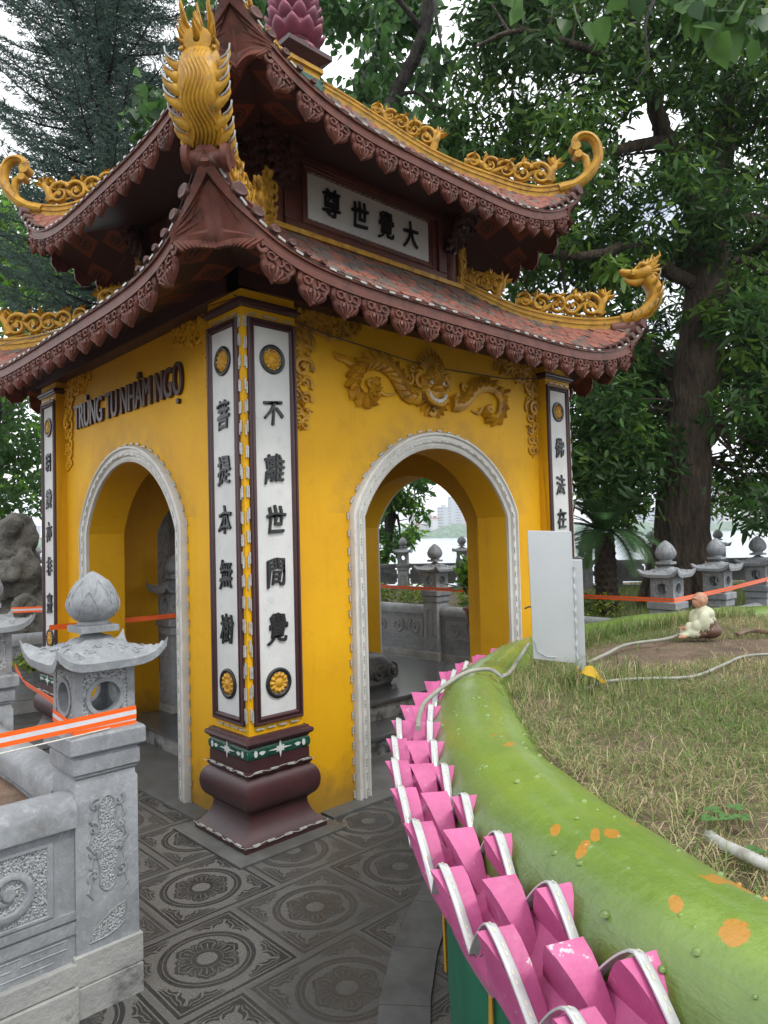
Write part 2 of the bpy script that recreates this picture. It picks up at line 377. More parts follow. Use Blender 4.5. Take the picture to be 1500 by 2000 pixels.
for k in range(4):     # column at the left end (as seen from outside) of facade k
    m = MB(); m.box(0, CW, 0, CW, .5, WTOP, 0, F[k])
    col = m.build('column', Y_WALL, pav)
    pm = MB(); h = CW/2; cc = F[k] @ Vector((h, h, 0))
    prof = [(.085, 0), (.086, .038), (.080, .044)]
    for i in range(9):
        t = i/8; prof.append((.080-.070*math.sin(t*math.pi/2), .046+.125*t**1.2))
    for i in range(1, 12):
        t = i/11; a = -math.pi/2+t*math.pi*.93; prof.append((.012+.054*math.cos(a)+.0*t, .272+.088*math.sin(a)))
    prof += [(.034, .372), (.034, .386), (.022, .390), (.022, .448), (.012, .450)]
    pm.sqring(prof, h, (cc.x, cc.y)); 
    pm.sqring([(.0, .512), (.024, .514), (.024, .522), (.036, .527), (.044, .540), (.040, .553), (.024, .560), (.022, .568), (0, .571)], h, (cc.x, cc.y))
    pl = pm.build('column_base', MAROON, col, smooth=32)
    gm = MB(); gm.sqring([(.010, .448), (.021, .452), (.027, .468), (.028, .482), (.025, .500), (.014, .514)], h, (cc.x, cc.y)); gb = gm.build('green_band', GREENB, col, smooth=35)
    wm = MB()
    for kk in range(4):
        if k in (0, 1, 2, 3):
            MM = Matrix.Translation(cc) @ Matrix.Rotation(math.pi/2*kk, 4, 'Z')
            star = []
            for i in range(16):
                a = 2*math.pi*i/16; r = (.075, .022, .036, .022)[i % 4] if i % 8 < 4 else (.075, .022, .036, .022)[i % 4]
                star.append((r*math.cos(a)*(1.0), .482+r*math.sin(a)*.62))
            wm.extr(star, -h-.0275, -h-.031, 0, MM)
            for sx in (-1, 1):
                wm.extr([(sx*.155+.011*math.cos(a), .482+.018*math.sin(a)) for a in np.linspace(0, 2*math.pi, 10, endpoint=False)], -h-.0275, -h-.031, 0, MM)
                wm.extr([(sx*.115+.018*math.cos(a)*(1+.3*math.sin(3*a)), .480+.010*math.sin(a)) for a in np.linspace(0, 2*math.pi, 10, endpoint=False)], -h-.0275, -h-.0305, 0, MM)
    wm.build('white_flower', WHITE, col)
    # green scroll ridges
    sm = MB()
    for kk in range(4):
        MM = Matrix.Translation(cc) @ Matrix.Rotation(math.pi/2*kk, 4, 'Z')
        for i in range(13):
            x = -.18+.03*i; sm.tube([(x+.02*math.cos(a)*(1-a/9), -h-.0265, .482+.022*math.sin(a)*(1-a/9)) for a in np.linspace(0, 5, 9)], .0028, 5, 0, MM)
    sm.build('scroll_carving', GREENB, gb, smooth=60)
    cm = MB()
    cm.sqring([(-.01, 2.855), (.012, 2.857), (.016, 2.868), (.026, 2.874), (.028, 2.886), (.014, 2.892), (.012, 2.905), (-.01, 2.907)], h, (cc.x, cc.y))
    cm.build('column_capital', MAROON, col, smooth=30)
    if True:
        for side in (0, 1):          # this column shows panels on facade k (left end) and the facade before it (right end)
            kf, s0 = (k, 0.0) if side == 0 else ((k+1) % 4, LW-CW)
            if kf > 1: continue
            Mf = F[kf] @ Matrix.Translation((s0, 0, 0)); mir = side
            a0, a1 = (.030, .347) if side == 0 else (.003, .320)
            fm = MB()
            rows = []
            for e, d in ((0, 0), (0, -.012), (.006, -.020), (.013, -.018), (.018, -.009), (.024, -.016), (.034, -.018), (.043, -.008), (.045, 0)):
                x0, x1, z0, z1 = a0+e, a1-e, .618+e, 2.806-e
                rows.append([(x0, d, z0), (x1, d, z0), (x1, d, z1), (x0, d, z1)])
            fm.grid(rows, 0, Mf, cv=True); fm.build('panel_frame', MAROON, col, smooth=40)
            wmn = MB().box(a0+.04, a1-.04, -.004, .002, .655, 2.77, 0, Mf).build('inscription_panel', WHITE, col)
            xm = (a0+a1)/2
            for zz in (2.593, .825): rosette(Mf @ Matrix.Translation((xm, -.004, zz)), .082, col)
            tx = TEXTS[(kf, 0 if side == 0 else 1)]
            for ch, zz in zip(tx, CHZ):
                text_mesh('character', ch, .165, Mf @ Matrix.Translation((xm, -.009, zz)), BLACK, wmn, bold=.022, sx=.82)
            lm = MB()
            for x in ((.012, .022) if side == 0 else (LW*0+CW-.012, CW-.022)):
                led_run((x, -.006, .62), (x, -.006, 2.84), lm, .115, Mf, .009, .062)
            led_run((.03, -.006, .600), (.33, -.006, .600), lm, .075, Mf, .010, .05)
            led_run((.03, -.006, 2.822), (.33, -.006, 2.822), lm, .07, Mf, .010, .05)
            led_run((-.02 if side == 0 else .0, -.045, .392), (.37, -.045, .392), lm, .088, Mf, .012, .045)
            led_run((-.07 if side == 0 else -.05, -.089, .046), (.42, -.089, .046), lm, .088, Mf, .012, .045)
            for zz, oo in ((.392, .044), (.046, .088)):
                lm.tube([(x, -oo-.004+.003*math.sin(x*70), zz+.006*math.sin(x*45)) for x in np.linspace(-oo, CW+oo, 24)], .0016, 5, 0, Mf)
            lm.build('led_strip', LED, col)
# ---- top beams: brown moulding and yellow frieze all round
m = MB(); m.sqring([(0, 2.955), (.03, 2.957), (.03, 2.975), (.05, 2.985), (.05, 3.03), (.0, 3.035)], LW/2-.08, (CX, CX)); m.build('eave_beam', MAROON, pav, smooth=30)
m = MB()
for k in range(4):
    m.box(-.03, LW+.03, -.03, .1, 2.952, 3.06, 0, F[k])
m.build('eave_beam', MAROON, pav)
# ---- reliefs
def curl(m, x, z, r, turns, a0, w, M, dirn=1, d=-.012, flat=.55, n=22, tail=0.0):
    pts, rad = [], []
    for i in range(n+1):
        t = i/n; a = a0+dirn*turns*2*math.pi*t; rr = r*(1-t)**.8+r*.12
        pts.append((x+rr*math.cos(a), d, z+rr*math.sin(a))); rad.append(w*(1-.65*t))
    m.tube(pts, rad, 7, 0, M, flat, (0, 1, 0)); m.tube([(x, d-.012, z), (x, d+.01, z)], [r*.20, r*.24], 8, 0, M)
def leaf2(m, x, z, a, L, w, M, d=-.01, th=.012):
    c, s_ = math.cos(a), math.sin(a); P = []
    for t, ww in ((0, .35), (.25, 1), (.55, .85), (.8, .5), (1, 0)): P.append((t*L, ww*w/2))
    rows = [[(x+c*t-s_*b, d+(0 if j else 0), z+s_*t+c*b) for t, b in P] for j, P in enumerate(([(t, -b) for t, b in P], ))]
    left = [(x+c*t-s_*(-b), d+th, z+s_*t+c*(-b)) for t, b in P]; mid = [(x+c*t, d-th*(1-t/L*.7), z+s_*t) for t, b in P]; right = [(x+c*t-s_*b, d+th, z+s_*t+c*b) for t, b in P]
    m.grid([left, mid, right], 0, M)
def vine(m, x0, z0, x1, z1, M, n, size, seed, d=-.01):
    R = random.Random(seed)
    for i in range(n):
        t = (i+.5)/n; x = x0+(x1-x0)*t; z = z0+(z1-z0)*t; s = size*(1.1-.5*t)
        for sg in (-1, 1):
            if abs(z1-z0) > abs(x1-x0): curl(m, x+sg*s*.45, z+R.uniform(-.2, .2)*s, s*.5, R.uniform(.9, 1.4), R.uniform(0, 6), s*.16, M, sg, d)
            else: curl(m, x+R.uniform(-.2, .2)*s, z+sg*s*.4, s*.45, R.uniform(.9, 1.4), R.uniform(0, 6), s*.16, M, sg, d)
        for j in range(5):
            leaf2(m, x+R.uniform(-.4, .4)*s, z+R.uniform(-.4, .4)*s, R.uniform(0, 6.28), s*R.uniform(.5, .9), s*.35, M, d)
for k in (0, 1):
    for sgn in (0, 1):
        m = MB(); x = CW+.09 if sgn == 0 else LW-CW-.09; dx = 1 if sgn == 0 else -1; zt = 2.90
        vine(m, x, zt, x, zt-.68, F[k], 8, .105, 5+k*2+sgn, WD-.012)
        vine(m, x+dx*.02, zt-.02, x+dx*.48, zt+.01, F[k], 6, .115, 15+k*2+sgn, WD-.012)
        curl(m, x, zt-.30, .05, 1.3, 1, .018, F[k], 1, WD-.03)
        m.build('corner_relief', Y_WALL if k == 1 else Y_ORN, pav, smooth=60)
# guardian mask over the right arch
MASK = F[0] @ Matrix.Translation((1.56, WD, 2.60))
mk = MB()
def blob(m, x, z, rx, rz, h, M, n=16, mi=0, d0=0, ph=0, wav=0):
    rows = []
    for j in range(7):
        t = j/6; rr = math.cos(t*math.pi/2); hh = -h*math.sin(t*math.pi/2)
        rows.append([(x+rx*rr*(1+wav*math.cos(6*2*math.pi*i/n))*math.cos(2*math.pi*i/n+ph), d0+hh, z+rz*rr*(1+wav*math.cos(6*2*math.pi*i/n))*math.sin(2*math.pi*i/n+ph)) for i in range(n)])
    m.grid(rows, mi, M, cv=True)
blob(mk, 0, .02, .135, .135, .055, MASK, 24)
blob(mk, 0, .10, .07, .075, .085, MASK, 20, wav=.04)       # brow knob
for i in range(8):
    for j in range(4): blob(mk, -.035+.023*j+(i % 2)*.01, .06+.016*i, .010, .009, .012, MASK, 6, d0=-.078)
blob(mk, 0, .015, .042, .032, .11, MASK, 14)                 # nose
for s in (-1, 1):
    blob(mk, s*.035, .005, .022, .018, .095, MASK, 10)
    blob(mk, s*.085, -.01, .05, .045, .075, MASK, 12)        # cheeks
    blob(mk, s*.075, .075, .036, .022, .075, MASK, 12)       # brow
    curl(mk, s*.12, .05, .05, 1.1, 1.5, .018, MASK, -s, -.03)
    for i in range(8):
        a = (1.0+i*.32) if s > 0 else math.pi-(1.0+i*.32); a = (math.pi/2-s*(.9+i*.27))
        leaf2(mk, .12*math.cos(a), .0+.12*math.sin(a), a, .075, .045, MASK, -.02, .018)
    # horns / ears
    mk.tube([(s*.10, -.03, .11), (s*.15, -.04, .125), (s*.185, -.03, .11)], [.018, .013, .004], 7, 0, MASK)
def onwall(u, v):      # mask-local x,z of a photo point on the right facade
    q = FW*FPX+RT*(u-750)+UP*(1000-v); t = (WD-CAM[1])/q[1]; p = CAM+q*t; return p[0]-1.56, p[2]-2.60
def spl(P, k=5):
    Q = []
    for i in range(len(P)-1):
        p0, p1, p2, p3 = P[max(i-1, 0)], P[i], P[i+1], P[min(i+2, len(P)-1)]
        for j in range(k): t = j/k; Q.append(tuple(.5*((2*p1[d])+(p2[d]-p0[d])*t+(2*p0[d]-5*p1[d]+4*p2[d]-p3[d])*t*t+(3*p1[d]-p0[d]-3*p2[d]+p3[d])*t**3) for d in range(2)))
    return Q+[P[-1]]
zz5 = lambda P: [onwall(x/2.5+400, y/2.5+540) for x, y in P]
for s, body, tipp, tail, curls in (
    (-1, [(1035, 585), (990, 580), (955, 545), (925, 490), (880, 445), (825, 425), (770, 435), (735, 475), (722, 530), (745, 580), (790, 600), (815, 575), (818, 535), (795, 510)], [(740, 460), (715, 430), (680, 412), (634, 398)], [(800, 595), (850, 565), (880, 580), (925, 575)], [(985, 500, 34), (800, 520, 26), (760, 590, 22), (1000, 450, 20)]),
    (1, [(1200, 620), (1240, 625), (1275, 600), (1305, 560), (1350, 540), (1400, 550), (1435, 590), (1440, 640), (1420, 690), (1385, 690), (1368, 655), (1390, 632)], [(1430, 590), (1455, 575), (1488, 565)], [(1385, 690), (1350, 650), (1330, 670), (1297, 655)], [(1262, 545, 26), (1385, 650, 20), (1420, 700, 18), (1230, 590, 18)])):
    Q = spl(zz5(body)); n_ = len(Q)
    mk.tube([(x, -.016, z) for x, z in Q], [.046*(1-i/n_)**.7+.013 for i in range(n_)], 9, 0, MASK, .55, (0, 1, 0))
    for i in range(2, n_-6, 3):
        x, z = Q[i]; x2, z2 = Q[i+1]; a = math.atan2(z2-z, x2-x); L_ = .125*(1-.45*i/n_)
        leaf2(mk, x, z, a-s*(-.75)*1 if s > 0 else a-.75, L_, .062, MASK, -.034, .026); leaf2(mk, x, z, a+.3*s, L_*.9, .05, MASK, -.042, .018); leaf2(mk, x, z, a+s*(-.75) if s < 0 else a+.75, L_*.7, .045, MASK, -.034, .026)
    Q2 = spl(zz5(tipp)); mk.tube([(x, -.012, z) for x, z in Q2], [.036*(1-i/len(Q2))+.004 for i in range(len(Q2))], 8, 0, MASK, .5, (0, 1, 0))
    for i in range(1, len(Q2)-2, 2): x, z = Q2[i]; leaf2(mk, x, z, math.pi/2-s*.9, .06, .035, MASK, -.018, .015)
    Q3 = spl(zz5(tail)); mk.tube([(x, -.012, z) for x, z in Q3], [.020*(1-i/len(Q3))+.005 for i in range(len(Q3))], 7, 0, MASK, .6, (0, 1, 0))
    for cx_, cy_, rr_ in curls: x, z = onwall(cx_/2.5+400, cy_/2.5+540); curl(mk, x, z, rr_/2.5*.00335*.9, 1.3, 1.0 if s < 0 else 2.2, .014, MASK, s, -.022)
    for i in range(5): x, z = Q[max(0, n_-28+i*4)]; curl(mk, x, z, .024, 1.0, i, .012, MASK, s, -.020)
for i in range(-5, 6):       # flame crown
    a = math.pi/2-i*.19; L = .15-abs(i)*.011; x, z = .09*math.cos(a), .08+.08*math.sin(a)
    mk.tube([(x, -.02, z), (x+.5*L*math.cos(a)+.012, -.03, z+.5*L*math.sin(a)), (x+L*math.cos(a)-.006, -.015, z+L*math.sin(a))], [.018, .014, .002], 7, 0, MASK, .8, (0, 1, 0))
# grin and chin
mk.tube([(.10*math.cos(a), -.055-.02*math.sin(-a), -.02+.085*math.sin(a)) for a in np.linspace(math.pi*1.02, math.pi*1.98, 14)], .016, 8, 0, MASK)
curl(mk, 0, -.13, .035, .9, 3.6, .02, MASK, 1, -.02)
guard = mk.build('guardian_relief', Y_ORN, pav, smooth=55)
tm = MB()
for i in range(9):
    a = math.pi*1.08+i*math.pi*.84/8; tm.tube([(.088*math.cos(a), -.068, -.015+.075*math.sin(a)), (.075*math.cos(a), -.072, -.030+.045*math.sin(a)+.01)], [.014, .009], 6, 0, MASK)
tm.build('teeth', EYEW, guard, smooth=50)
em = MB()
for s in (-1, 1):
    blob(em, s*.062, .045, .017, .014, .016, MASK, 10, 0, d0=-.074); blob(em, s*.062, .045, .007, .007, .006, MASK, 8, 1, d0=-.087)
em.build('eye', [EYEW, BLACK], guard, smooth=50)
# lettering on the left facade (runs from the far corner towards the near one)
text_mesh('lettering', 'TRÙNG TU NHÂM NGỌ', .28, F[1] @ Matrix.Translation((1.50, WD-.010, 2.62)), DARKWOOD, pav, extr=.012, bold=.045, sx=.60, wob=0, lat=True)
m = MB()
m.tube([F[0] @ Vector(p) for p in [(-.05, -.01, 2.9), (.6, .06, 2.83), (1.5, .05, 2.76), (2.4, .06, 2.80), (2.9, .03, 2.86)]], .004, 5)
m.tube([F[1] @ Vector(p) for p in [(3.22, -.01, 2.9), (2.8, -.1, 2.9), (2.2, -.3, 2.97), (.8, -.52, 3.08), (-.6, -.6, 3.15)]], .003, 5)
m.build('cable', WIRE, pav)
# ---- stone platform inside, with two steps
PLAT = mat('polished_slate', (.075, .078, .08), (.05, .052, .055), 6, .22, .15, 30, .002, dirt=(.13, .13, .125), dscale=4, damt=(.55, .75), spec=.6)
RISER = mat('stained_riser', (.22, .22, .21), (.12, .12, .115), 8, .7, .5, 50, .004, dirt=(.03, .03, .03), dscale=6, damt=(.48, .6))
def rounded_slab(x0, x1, y0, y1, z0, z1, r, mi, m):
    P = []
    for cx, cy, a0 in ((x0+r, y0+r, math.pi), (x1-.02, y0+.02, 1.5*math.pi), (x1-.02, y1-.02, 0), (x0+r, y1-r, math.pi/2)):
        rr = r if cx < (x0+x1)/2 else .02
        for i in range(7):
            a = a0+i*math.pi/12; P.append((cx+rr*math.cos(a), cy+rr*math.sin(a)))
    n = len(P); m.add([(x, y, z0) for x, y in P]+[(x, y, z1) for x, y in P], [tuple(range(n-1, -1, -1)), tuple(range(n, 2*n))]+[(i, (i+1) % n, (i+1) % n+n, i+n) for i in range(n)], mi)
m = MB()
rounded_slab(.47, 3.30, .62, 2.62, .001, .125, .12, 1, m); rounded_slab(.445, 3.32, .595, 2.645, .127, .150, .12, 0, m)
rounded_slab(.93, 3.34, .93, 2.75, .152, .280, .10, 1, m); rounded_slab(.905, 3.36, .905, 2.78, .282, .305, .10, 0, m)
m.build('stone_step', [PLAT, RISER], pav, smooth=30)
# ------------------------------------------------------------------ roofs
def interp(x, T):
    if x <= T[0][0]: return T[0][1]
    for (a, b), (c, d) in zip(T, T[1:]):
        if x <= c: t = (x-a)/(c-a); return b+(d-b)*t
    return T[-1][1]
def smooth_tab(T, n=60):
    xs = np.array([a for a, b in T]); ys = np.array([b for a, b in T]); m = np.gradient(ys, xs)
    X = np.linspace(xs[0], xs[-1], n); O = []
    for x in X:
        i = min(max(np.searchsorted(xs, x)-1, 0), len(xs)-2); h = xs[i+1]-xs[i]; t = (x-xs[i])/h
        O.append((float(x), float((2*t**3-3*t*t+1)*ys[i]+(t**3-2*t*t+t)*h*m[i]+(-2*t**3+3*t*t)*ys[i+1]+(t**3-t*t)*h*m[i+1])))
    return O
ROOF = {
 'low': dict(hip=smooth_tab([(.93, 3.71), (1.1, 3.575), (1.31, 3.43), (1.58, 3.325), (1.82, 3.295), (2.05, 3.335)]), mid=smooth_tab([(.93, 3.70), (1.5, 3.255), (2.05, 2.945)]), q0=.93, q1=2.05, ex=4.5),
 'up': dict(hip=smooth_tab([(.15, 5.47), (.32, 5.31), (.54, 5.09), (.84, 4.80), (1.15, 4.59), (1.485, 4.45), (1.70, 4.50)]), mid=smooth_tab([(.15, 5.46), (.8, 4.78), (1.7, 4.085)]), q0=.15, q1=1.70, ex=4.0)}
DARKTILE = mat('dark_tile', (.10, .035, .024), (.06, .022, .016), 12, .6, .4, 60)
CURK = 3      # facade being built: the hip over the near corner turns up more sharply than the others
def roofz(R, q, sr):
    r = ROOF[R]; zm, zh = interp(q, r['mid']), interp(q, r['hip'])
    ex = 7.0 if R == 'low' and ((CURK == 0 and sr < 0) or (CURK == 1 and sr > 0)) else r['ex']
    return zm+(zh-zm)*abs(sr)**ex
def rp(R, q, sr, dz=0.0, dq=0.0):
    "roof surface point in facade-local coordinates"
    return Vector((CX+sr*(q+dq), CX-q-dq, roofz(R, q, sr)+dz))
def roof_frame(R, q, sr):
    p = rp(R, q, sr); e = 1e-3
    ta = (rp(R, q, min(sr+e, 1))-rp(R, q, max(sr-e, -1))).normalized(); td = (rp(R, q+e, sr)-rp(R, q-e, sr)).normalized()
    n = ta.cross(td); n = n if n.z > 0 else -n; n.normalize(); td = (td-ta*td.dot(ta)).normalized(); return p, ta, td, n
SOFF = None
def soffit_mat():
    m, t, b, oc = newmat('painted_soffit')
    sp = t.nodes.new('ShaderNodeSeparateXYZ'); t.links.new(oc, sp.inputs[0]); x, y = N(t, sp.outputs[0]), N(t, sp.outputs[1])
    cx = (x/.21); cy = (y/.21); fx = cx-cx.floor()-.5; fy = cy-cy.floor()-.5
    chk = (cx.floor()+cy.floor()).mod(2.0)
    cmk = (((x*-1+0).abs()*0)+1.0)*((x-1.6+0).abs().min(((y-1.6)).abs())).gt(.95)
    r = (fx*fx+fy*fy).sqrt(); sq = fx.abs().max(fy.abs()).lt(.44)*chk*cmk
    ringm = r.between(.24, .29).max(r.between(0, .19)*(fx*34).sin().gt(0)).max(r.between(0, .19)*(fy*40).sin().gt(.3))
    c = mixc(t, sq, (.040, .012, .008), (.17, .042, .014)); c = mixc(t, sq*ringm, c, (.02, .01, .01)); setc(t, b, c); b.inputs['Roughness'].default_value = .45
    return m
SOFF = soffit_mat()
def pendant(m, p, M, w=.172, h=.15, seed=0):
    "one carved lotus drop hanging from the fascia: p = (along, inward, up) of its top centre"
    half = [(0, 0), (.47, 0), (.50, -.10), (.50, -.26), (.46, -.39), (.41, -.45), (.41, -.56), (.35, -.70), (.23, -.82), (.09, -.89), (.02, -1.0)]
    poly = [(x*w, z*h) for x, z in half]+[(-x*w, z*h) for x, z in reversed(half[1:])]
    T = M @ Matrix.Translation(p)
    n = len(poly)
    rim = [(x, -.004, z) for x, z in poly]; inn = [(x*.86, -.013, z*.90-.05*h) for x, z in poly]; inn2 = [(x*.80, -.008, z*.86-.06*h) for x, z in poly]; back = [(x, .014, z) for x, z in poly]
    m.grid([back, rim, inn, inn2], 0, T, cv=True); m.add(inn2, [tuple(range(n))], 0, T); m.add(back, [tuple(range(n-1, -1, -1))], 0, T)
    for sx in (-1, 1):
        m.tube([(sx*w*.24+w*.11*math.cos(a), -.012, -h*.24+h*.12*math.sin(a)) for a in np.linspace(0, 5.5, 8)], .007, 5, 0, T)
        m.tube([(sx*w*.08, -.012, -.12*h), (sx*w*.14, -.014, -.30*h), (sx*w*.05, -.012, -.42*h)], .007, 5, 0, T)
    for i in range(-2, 3): m.tube([(i*w*.11, -.012, -.48*h), (i*w*.145, -.016, -.62*h), (i*w*.06, -.010, -.84*h)], [.008, .010, .004], 5, 0, T)
hips = {}
for R in ('low', 'up'):
    r = ROOF[R]; q0, q1 = r['q0'], r['q1']
    # deck + soffit
    m = MB(); NS = 28; NQ = 14
    for k in range(4):
        CURK = k
        top = [[rp(R, q0+(q1-q0)*i/NQ, -1+2*j/NS) for j in range(NS+1)] for i in range(NQ+1)]
        m.grid(top, 0, F[k], flip=True)
        sq0 = .9 if R == 'low' else .55
        if R == 'low': bot = [[rp(R, q0+.65+(q1-q0-.65)*i/6, -1+2*j/NS, -.055-.04*(1-i/6)) for j in range(NS+1)] for i in range(7)]
        else: bot = [[rp(R, .85+(q1-.85)*i/6, -1+2*j/NS, -.06) for j in range(NS+1)] for i in range(7)]
        # soffit lies lower and flatter towards the wall
        for i, row in enumerate(bot):
            for j, p in enumerate(row):
                t = i/6; ze = rp(R, q1, -1+2*j/NS, -.09).z; zin = (3.04 if R == 'low' else 4.30); p.z = zin+(ze-zin)*t**1.3
        m.grid(bot, 1, F[k])
    roof = m.build('roof', [TILE_M[2], SOFF], pav, smooth=50)
    # tiles
    tm_ = MB(); rt = random.Random(3)
    tw = .088; tl = .088
    for k in range(4):
        CURK = k
        if k > 1 and R == 'up': rows_step = 2
        slope = sum((rp(R, q0+(q1-q0)*(i+1)/20, 0)-rp(R, q0+(q1-q0)*i/20, 0)).length for i in range(20)); nr = int(slope/.073)
        for i in range(nr):
            q = q1+.012-(q1-q0)*(i+.0)/nr; hw = q-.03; n = max(2, int(2*hw/tw))
            for j in range(n):
                s_ = -1+2*(j+.5+(.5 if i % 2 else 0)*.98)/n; s_ += rt.uniform(-.006, .006)
                if abs(s_) > .985: continue
                qq = min(q, q1)
                p, ta, td, nn = roof_frame(R, qq-.004, s_)
                if q > q1: p = p+td*.012
                p = p+nn*(.014+rt.uniform(-.003, .004)); ta = (ta+td*rt.uniform(-.07, .07)).normalized(); nn2 = (nn+td*.16+ta*rt.uniform(-.05, .05)).normalized()
                td2 = ta.cross(nn2); td2 = td2 if td2.dot(td) > 0 else -td2
                mi = 0 if rt.random() < .5 else (1 if rt.random() < .6 else 2)
                if q < q1-.45*(q1-q0) and rt.random() < .45: mi = 2
                W = tw*.52
                top = []; 
                A = [(-1, 0), (-1, .55), (-.72, .88), (0, 1.03), (.72, .88), (1, .55), (1, 0)]
                crown = [.0, .0, .006, .012, .006, .0, .0]
                pts = [p+ta*(a*W)+td2*((b-1)*tl)+nn2*(.010*(1-a*a)) for a, b in A]; low = [x-nn2*.013 for x in pts]
                o = len(tm_.v); vs = [F[k] @ x for x in pts+low]
                tm_.add(vs, [(0, 1, 2, 3), (0, 3, 4, 5), (0, 5, 6, 6)][:0]+[(0, 1, 2, 3, 4, 5, 6)]+[(a, a+1, a+8, a+7) for a in range(6)], mi)
    tm_.build('roof_tiles', TILE_M, roof)
    # fascia board following the eave
    def ev(s_, dz, dy): 
        p = rp(R, q1, s_, dz); p.y += dy; p.x += (-dy if s_ > 0.985 else (dy if s_ < -.985 else 0)); return p
    for k in range(4):
        CURK = k
        m = MB(); NN = 60; ss = [math.sin((-1+2*j/NN)*math.pi/2) for j in range(NN+1)]
        rows = []
        def fh(s_): return .085+.26*(max(0, abs(s_)-.855)/.145)**1.45
        for fz, dy in ((0, .012), (.0, -.030), (.25, -.034), (.28, -.022), (.80, -.022), (.86, -.030), (1.0, -.030), (1.0, .012)):
            rows.append([Vector((CX+s_*(q1-dy-.55*fz*(fh(s_)-.085)), CX-q1+dy+.55*fz*(fh(s_)-.085), roofz(R, q1, s_)+.004-fz*fh(s_))) for s_ in ss])
        m.grid(rows, 0, F[k], flip=True)
        # carved leaves towards the hip ends
        for sg in (-1, 1):
            for i in range(10):
                s_ = sg*(.992-.014*i); zz = roofz(R, q1, s_)-fh(s_)
                in_ = .55*(fh(s_)-.085); leaf2(m, CX+s_*(q1-in_), zz+.02, -math.pi/2-sg*(-.9), .075+.004*i, .045, F[k], CX-q1-.026+in_, .012)
            curl(m, CX+sg*.868*q1, roofz(R, q1, sg*.868)-fh(.868)-.012, .032, 1.2, 1, .016, F[k], sg, CX-q1-.02)
            for i_ in range(5): m.tube([(CX+sg*(.862+.023*j_)*q1-sg*.55*(.2+.15*i_)*(fh(.862+.023*j_)-.085), CX-q1-.030+.55*(.2+.15*i_)*(fh(.862+.023*j_)-.085), roofz(R, q1, .862+.023*j_)-(.2+.15*i_)*fh(.862+.023*j_)) for j_ in range(6)], .0095, 6, 0, F[k])
        fa = m.build('fascia_board', FASCIA, roof, smooth=35)
        npd = 17 if R == 'low' else 15; stuff = MB()
        for i in range(npd):
            s_ = (-1+2*(i+.5)/npd)*.865; p = Vector((CX+s_*q1, CX-q1-.010, roofz(R, q1, s_)-fh(s_)+.012))
            dzdx = (roofz(R, q1, s_+.01)-roofz(R, q1, s_-.01))/(.02*q1); T = F[k] @ Matrix.Translation(p) @ Matrix.Rotation(-math.atan(dzdx)*.8, 4, 'Y') @ Matrix.Translation(-p)
            wd = .865*2*q1/npd*.98
            if k < 2: pm_ = MB(); pendant(pm_, p, T, wd, .150 if R == 'low' else .145); pm_.build('eave_pendant', FASCIA, fa, smooth=40) if False else pm_.build('eave_pendant', FASCIA, roof, smooth=40)
            else: pendant(stuff, p, T, wd, .15)
        if stuff.v: tag(stuff.build('eave_pendant', FASCIA, roof, smooth=40), kind='stuff')
        if k < 2:
            lm = MB(); n = int(2*q1/.105)
            for i in range(n):
                if random.random() < .16: continue
                s_ = -1+2*(i+.5)/n; s_ *= .995; p = Vector((CX+s_*q1, CX-q1-.036, roofz(R, q1, s_)-.004+random.uniform(-.003, .003)))
                dzdx = (roofz(R, q1, s_+.005)-roofz(R, q1, s_-.005))/(.01*q1)
                lm.box(-.022, .022, -.003, .004, -.0058, .0058, 0, F[k] @ Matrix.Translation(p) @ Matrix.Rotation(-math.atan(dzdx), 4, 'Y'))
            lm.tube([F[k] @ Vector((CX+s_*q1, CX-q1-.037, roofz(R, q1, s_)-.006+.004*math.sin(s_*90))) for s_ in np.linspace(-.99, .99, 90)], .0028, 4, 1)
            lm.build('led_strip', [LED, WIRE], roof)
            # round end tiles standing proud of the fascia near the hip ends
            em_ = MB()
            for i in range(42 if R == 'low' else 36):
                s_ = -1+2*(i+.5)/(42 if R == 'low' else 36); rr = .016+.050*abs(s_)**7
                if abs(s_) < .66: continue
                p = Vector((CX+s_*q1, CX-q1-.034, roofz(R, q1, s_)+.012+.012*abs(s_)**5)); n = 14
                rows = [[(p.x+rr*f*math.cos(2*math.pi*a/n), p.y+d, p.z+rr*f*math.sin(2*math.pi*a/n)*(1 if math.sin(2*math.pi*a/n) > 0 else .5)) for a in range(n)] for f, d in ((1, .05), (1, -.004), (.8, -.012), (.01, -.008))]
                em_.grid(rows, 0, F[k], cv=True)
            em_.build('tile_ends', DARKTILE, roof, smooth=45)
    # hip ridges, one per corner (rotate the 45 degree profile)
    for k in range(4):
        CURK = k
        cr_ = F[k]
        def H(q, dz, lat=0.0):   # right end of facade k
            c = Vector((CX+q+lat*.7071, CX-q+lat*.7071, dz)); return cr_ @ c
        qs = [q0+.02+(q1-.02-q0)*i/36 for i in range(37)]
        m = MB()
        for wd, z0_, z1_, mi in ((.060, -.02, .045, 0), (.075, .045, .062, 0), (.050, .062, .088, 0), (.066, .088, .105, 0)):
            rows = []
            for q in qs:
                z = interp(q, r['hip']); rows.append([H(q, z+z0_, -wd/2), H(q, z+z0_, wd/2), H(q, z+z1_, wd/2), H(q, z+z1_, -wd/2)])
            m.grid(rows, mi, None, cv=True); m.add(rows[0], [(0, 1, 2, 3)]); m.add(rows[-1], [(3, 2, 1, 0)])
        hr = m.build('hip_ridge', Y_GOLD, roof)
        MH = Matrix.Identity(4)   # local: x outward along diagonal, y lateral, z up
        c0 = cr_ @ Vector((CX, CX, 0)); dv = (cr_ @ Vector((CX+1, CX-1, 0))-c0).normalized(); lv = Vector((0, 0, 1)).cross(dv)
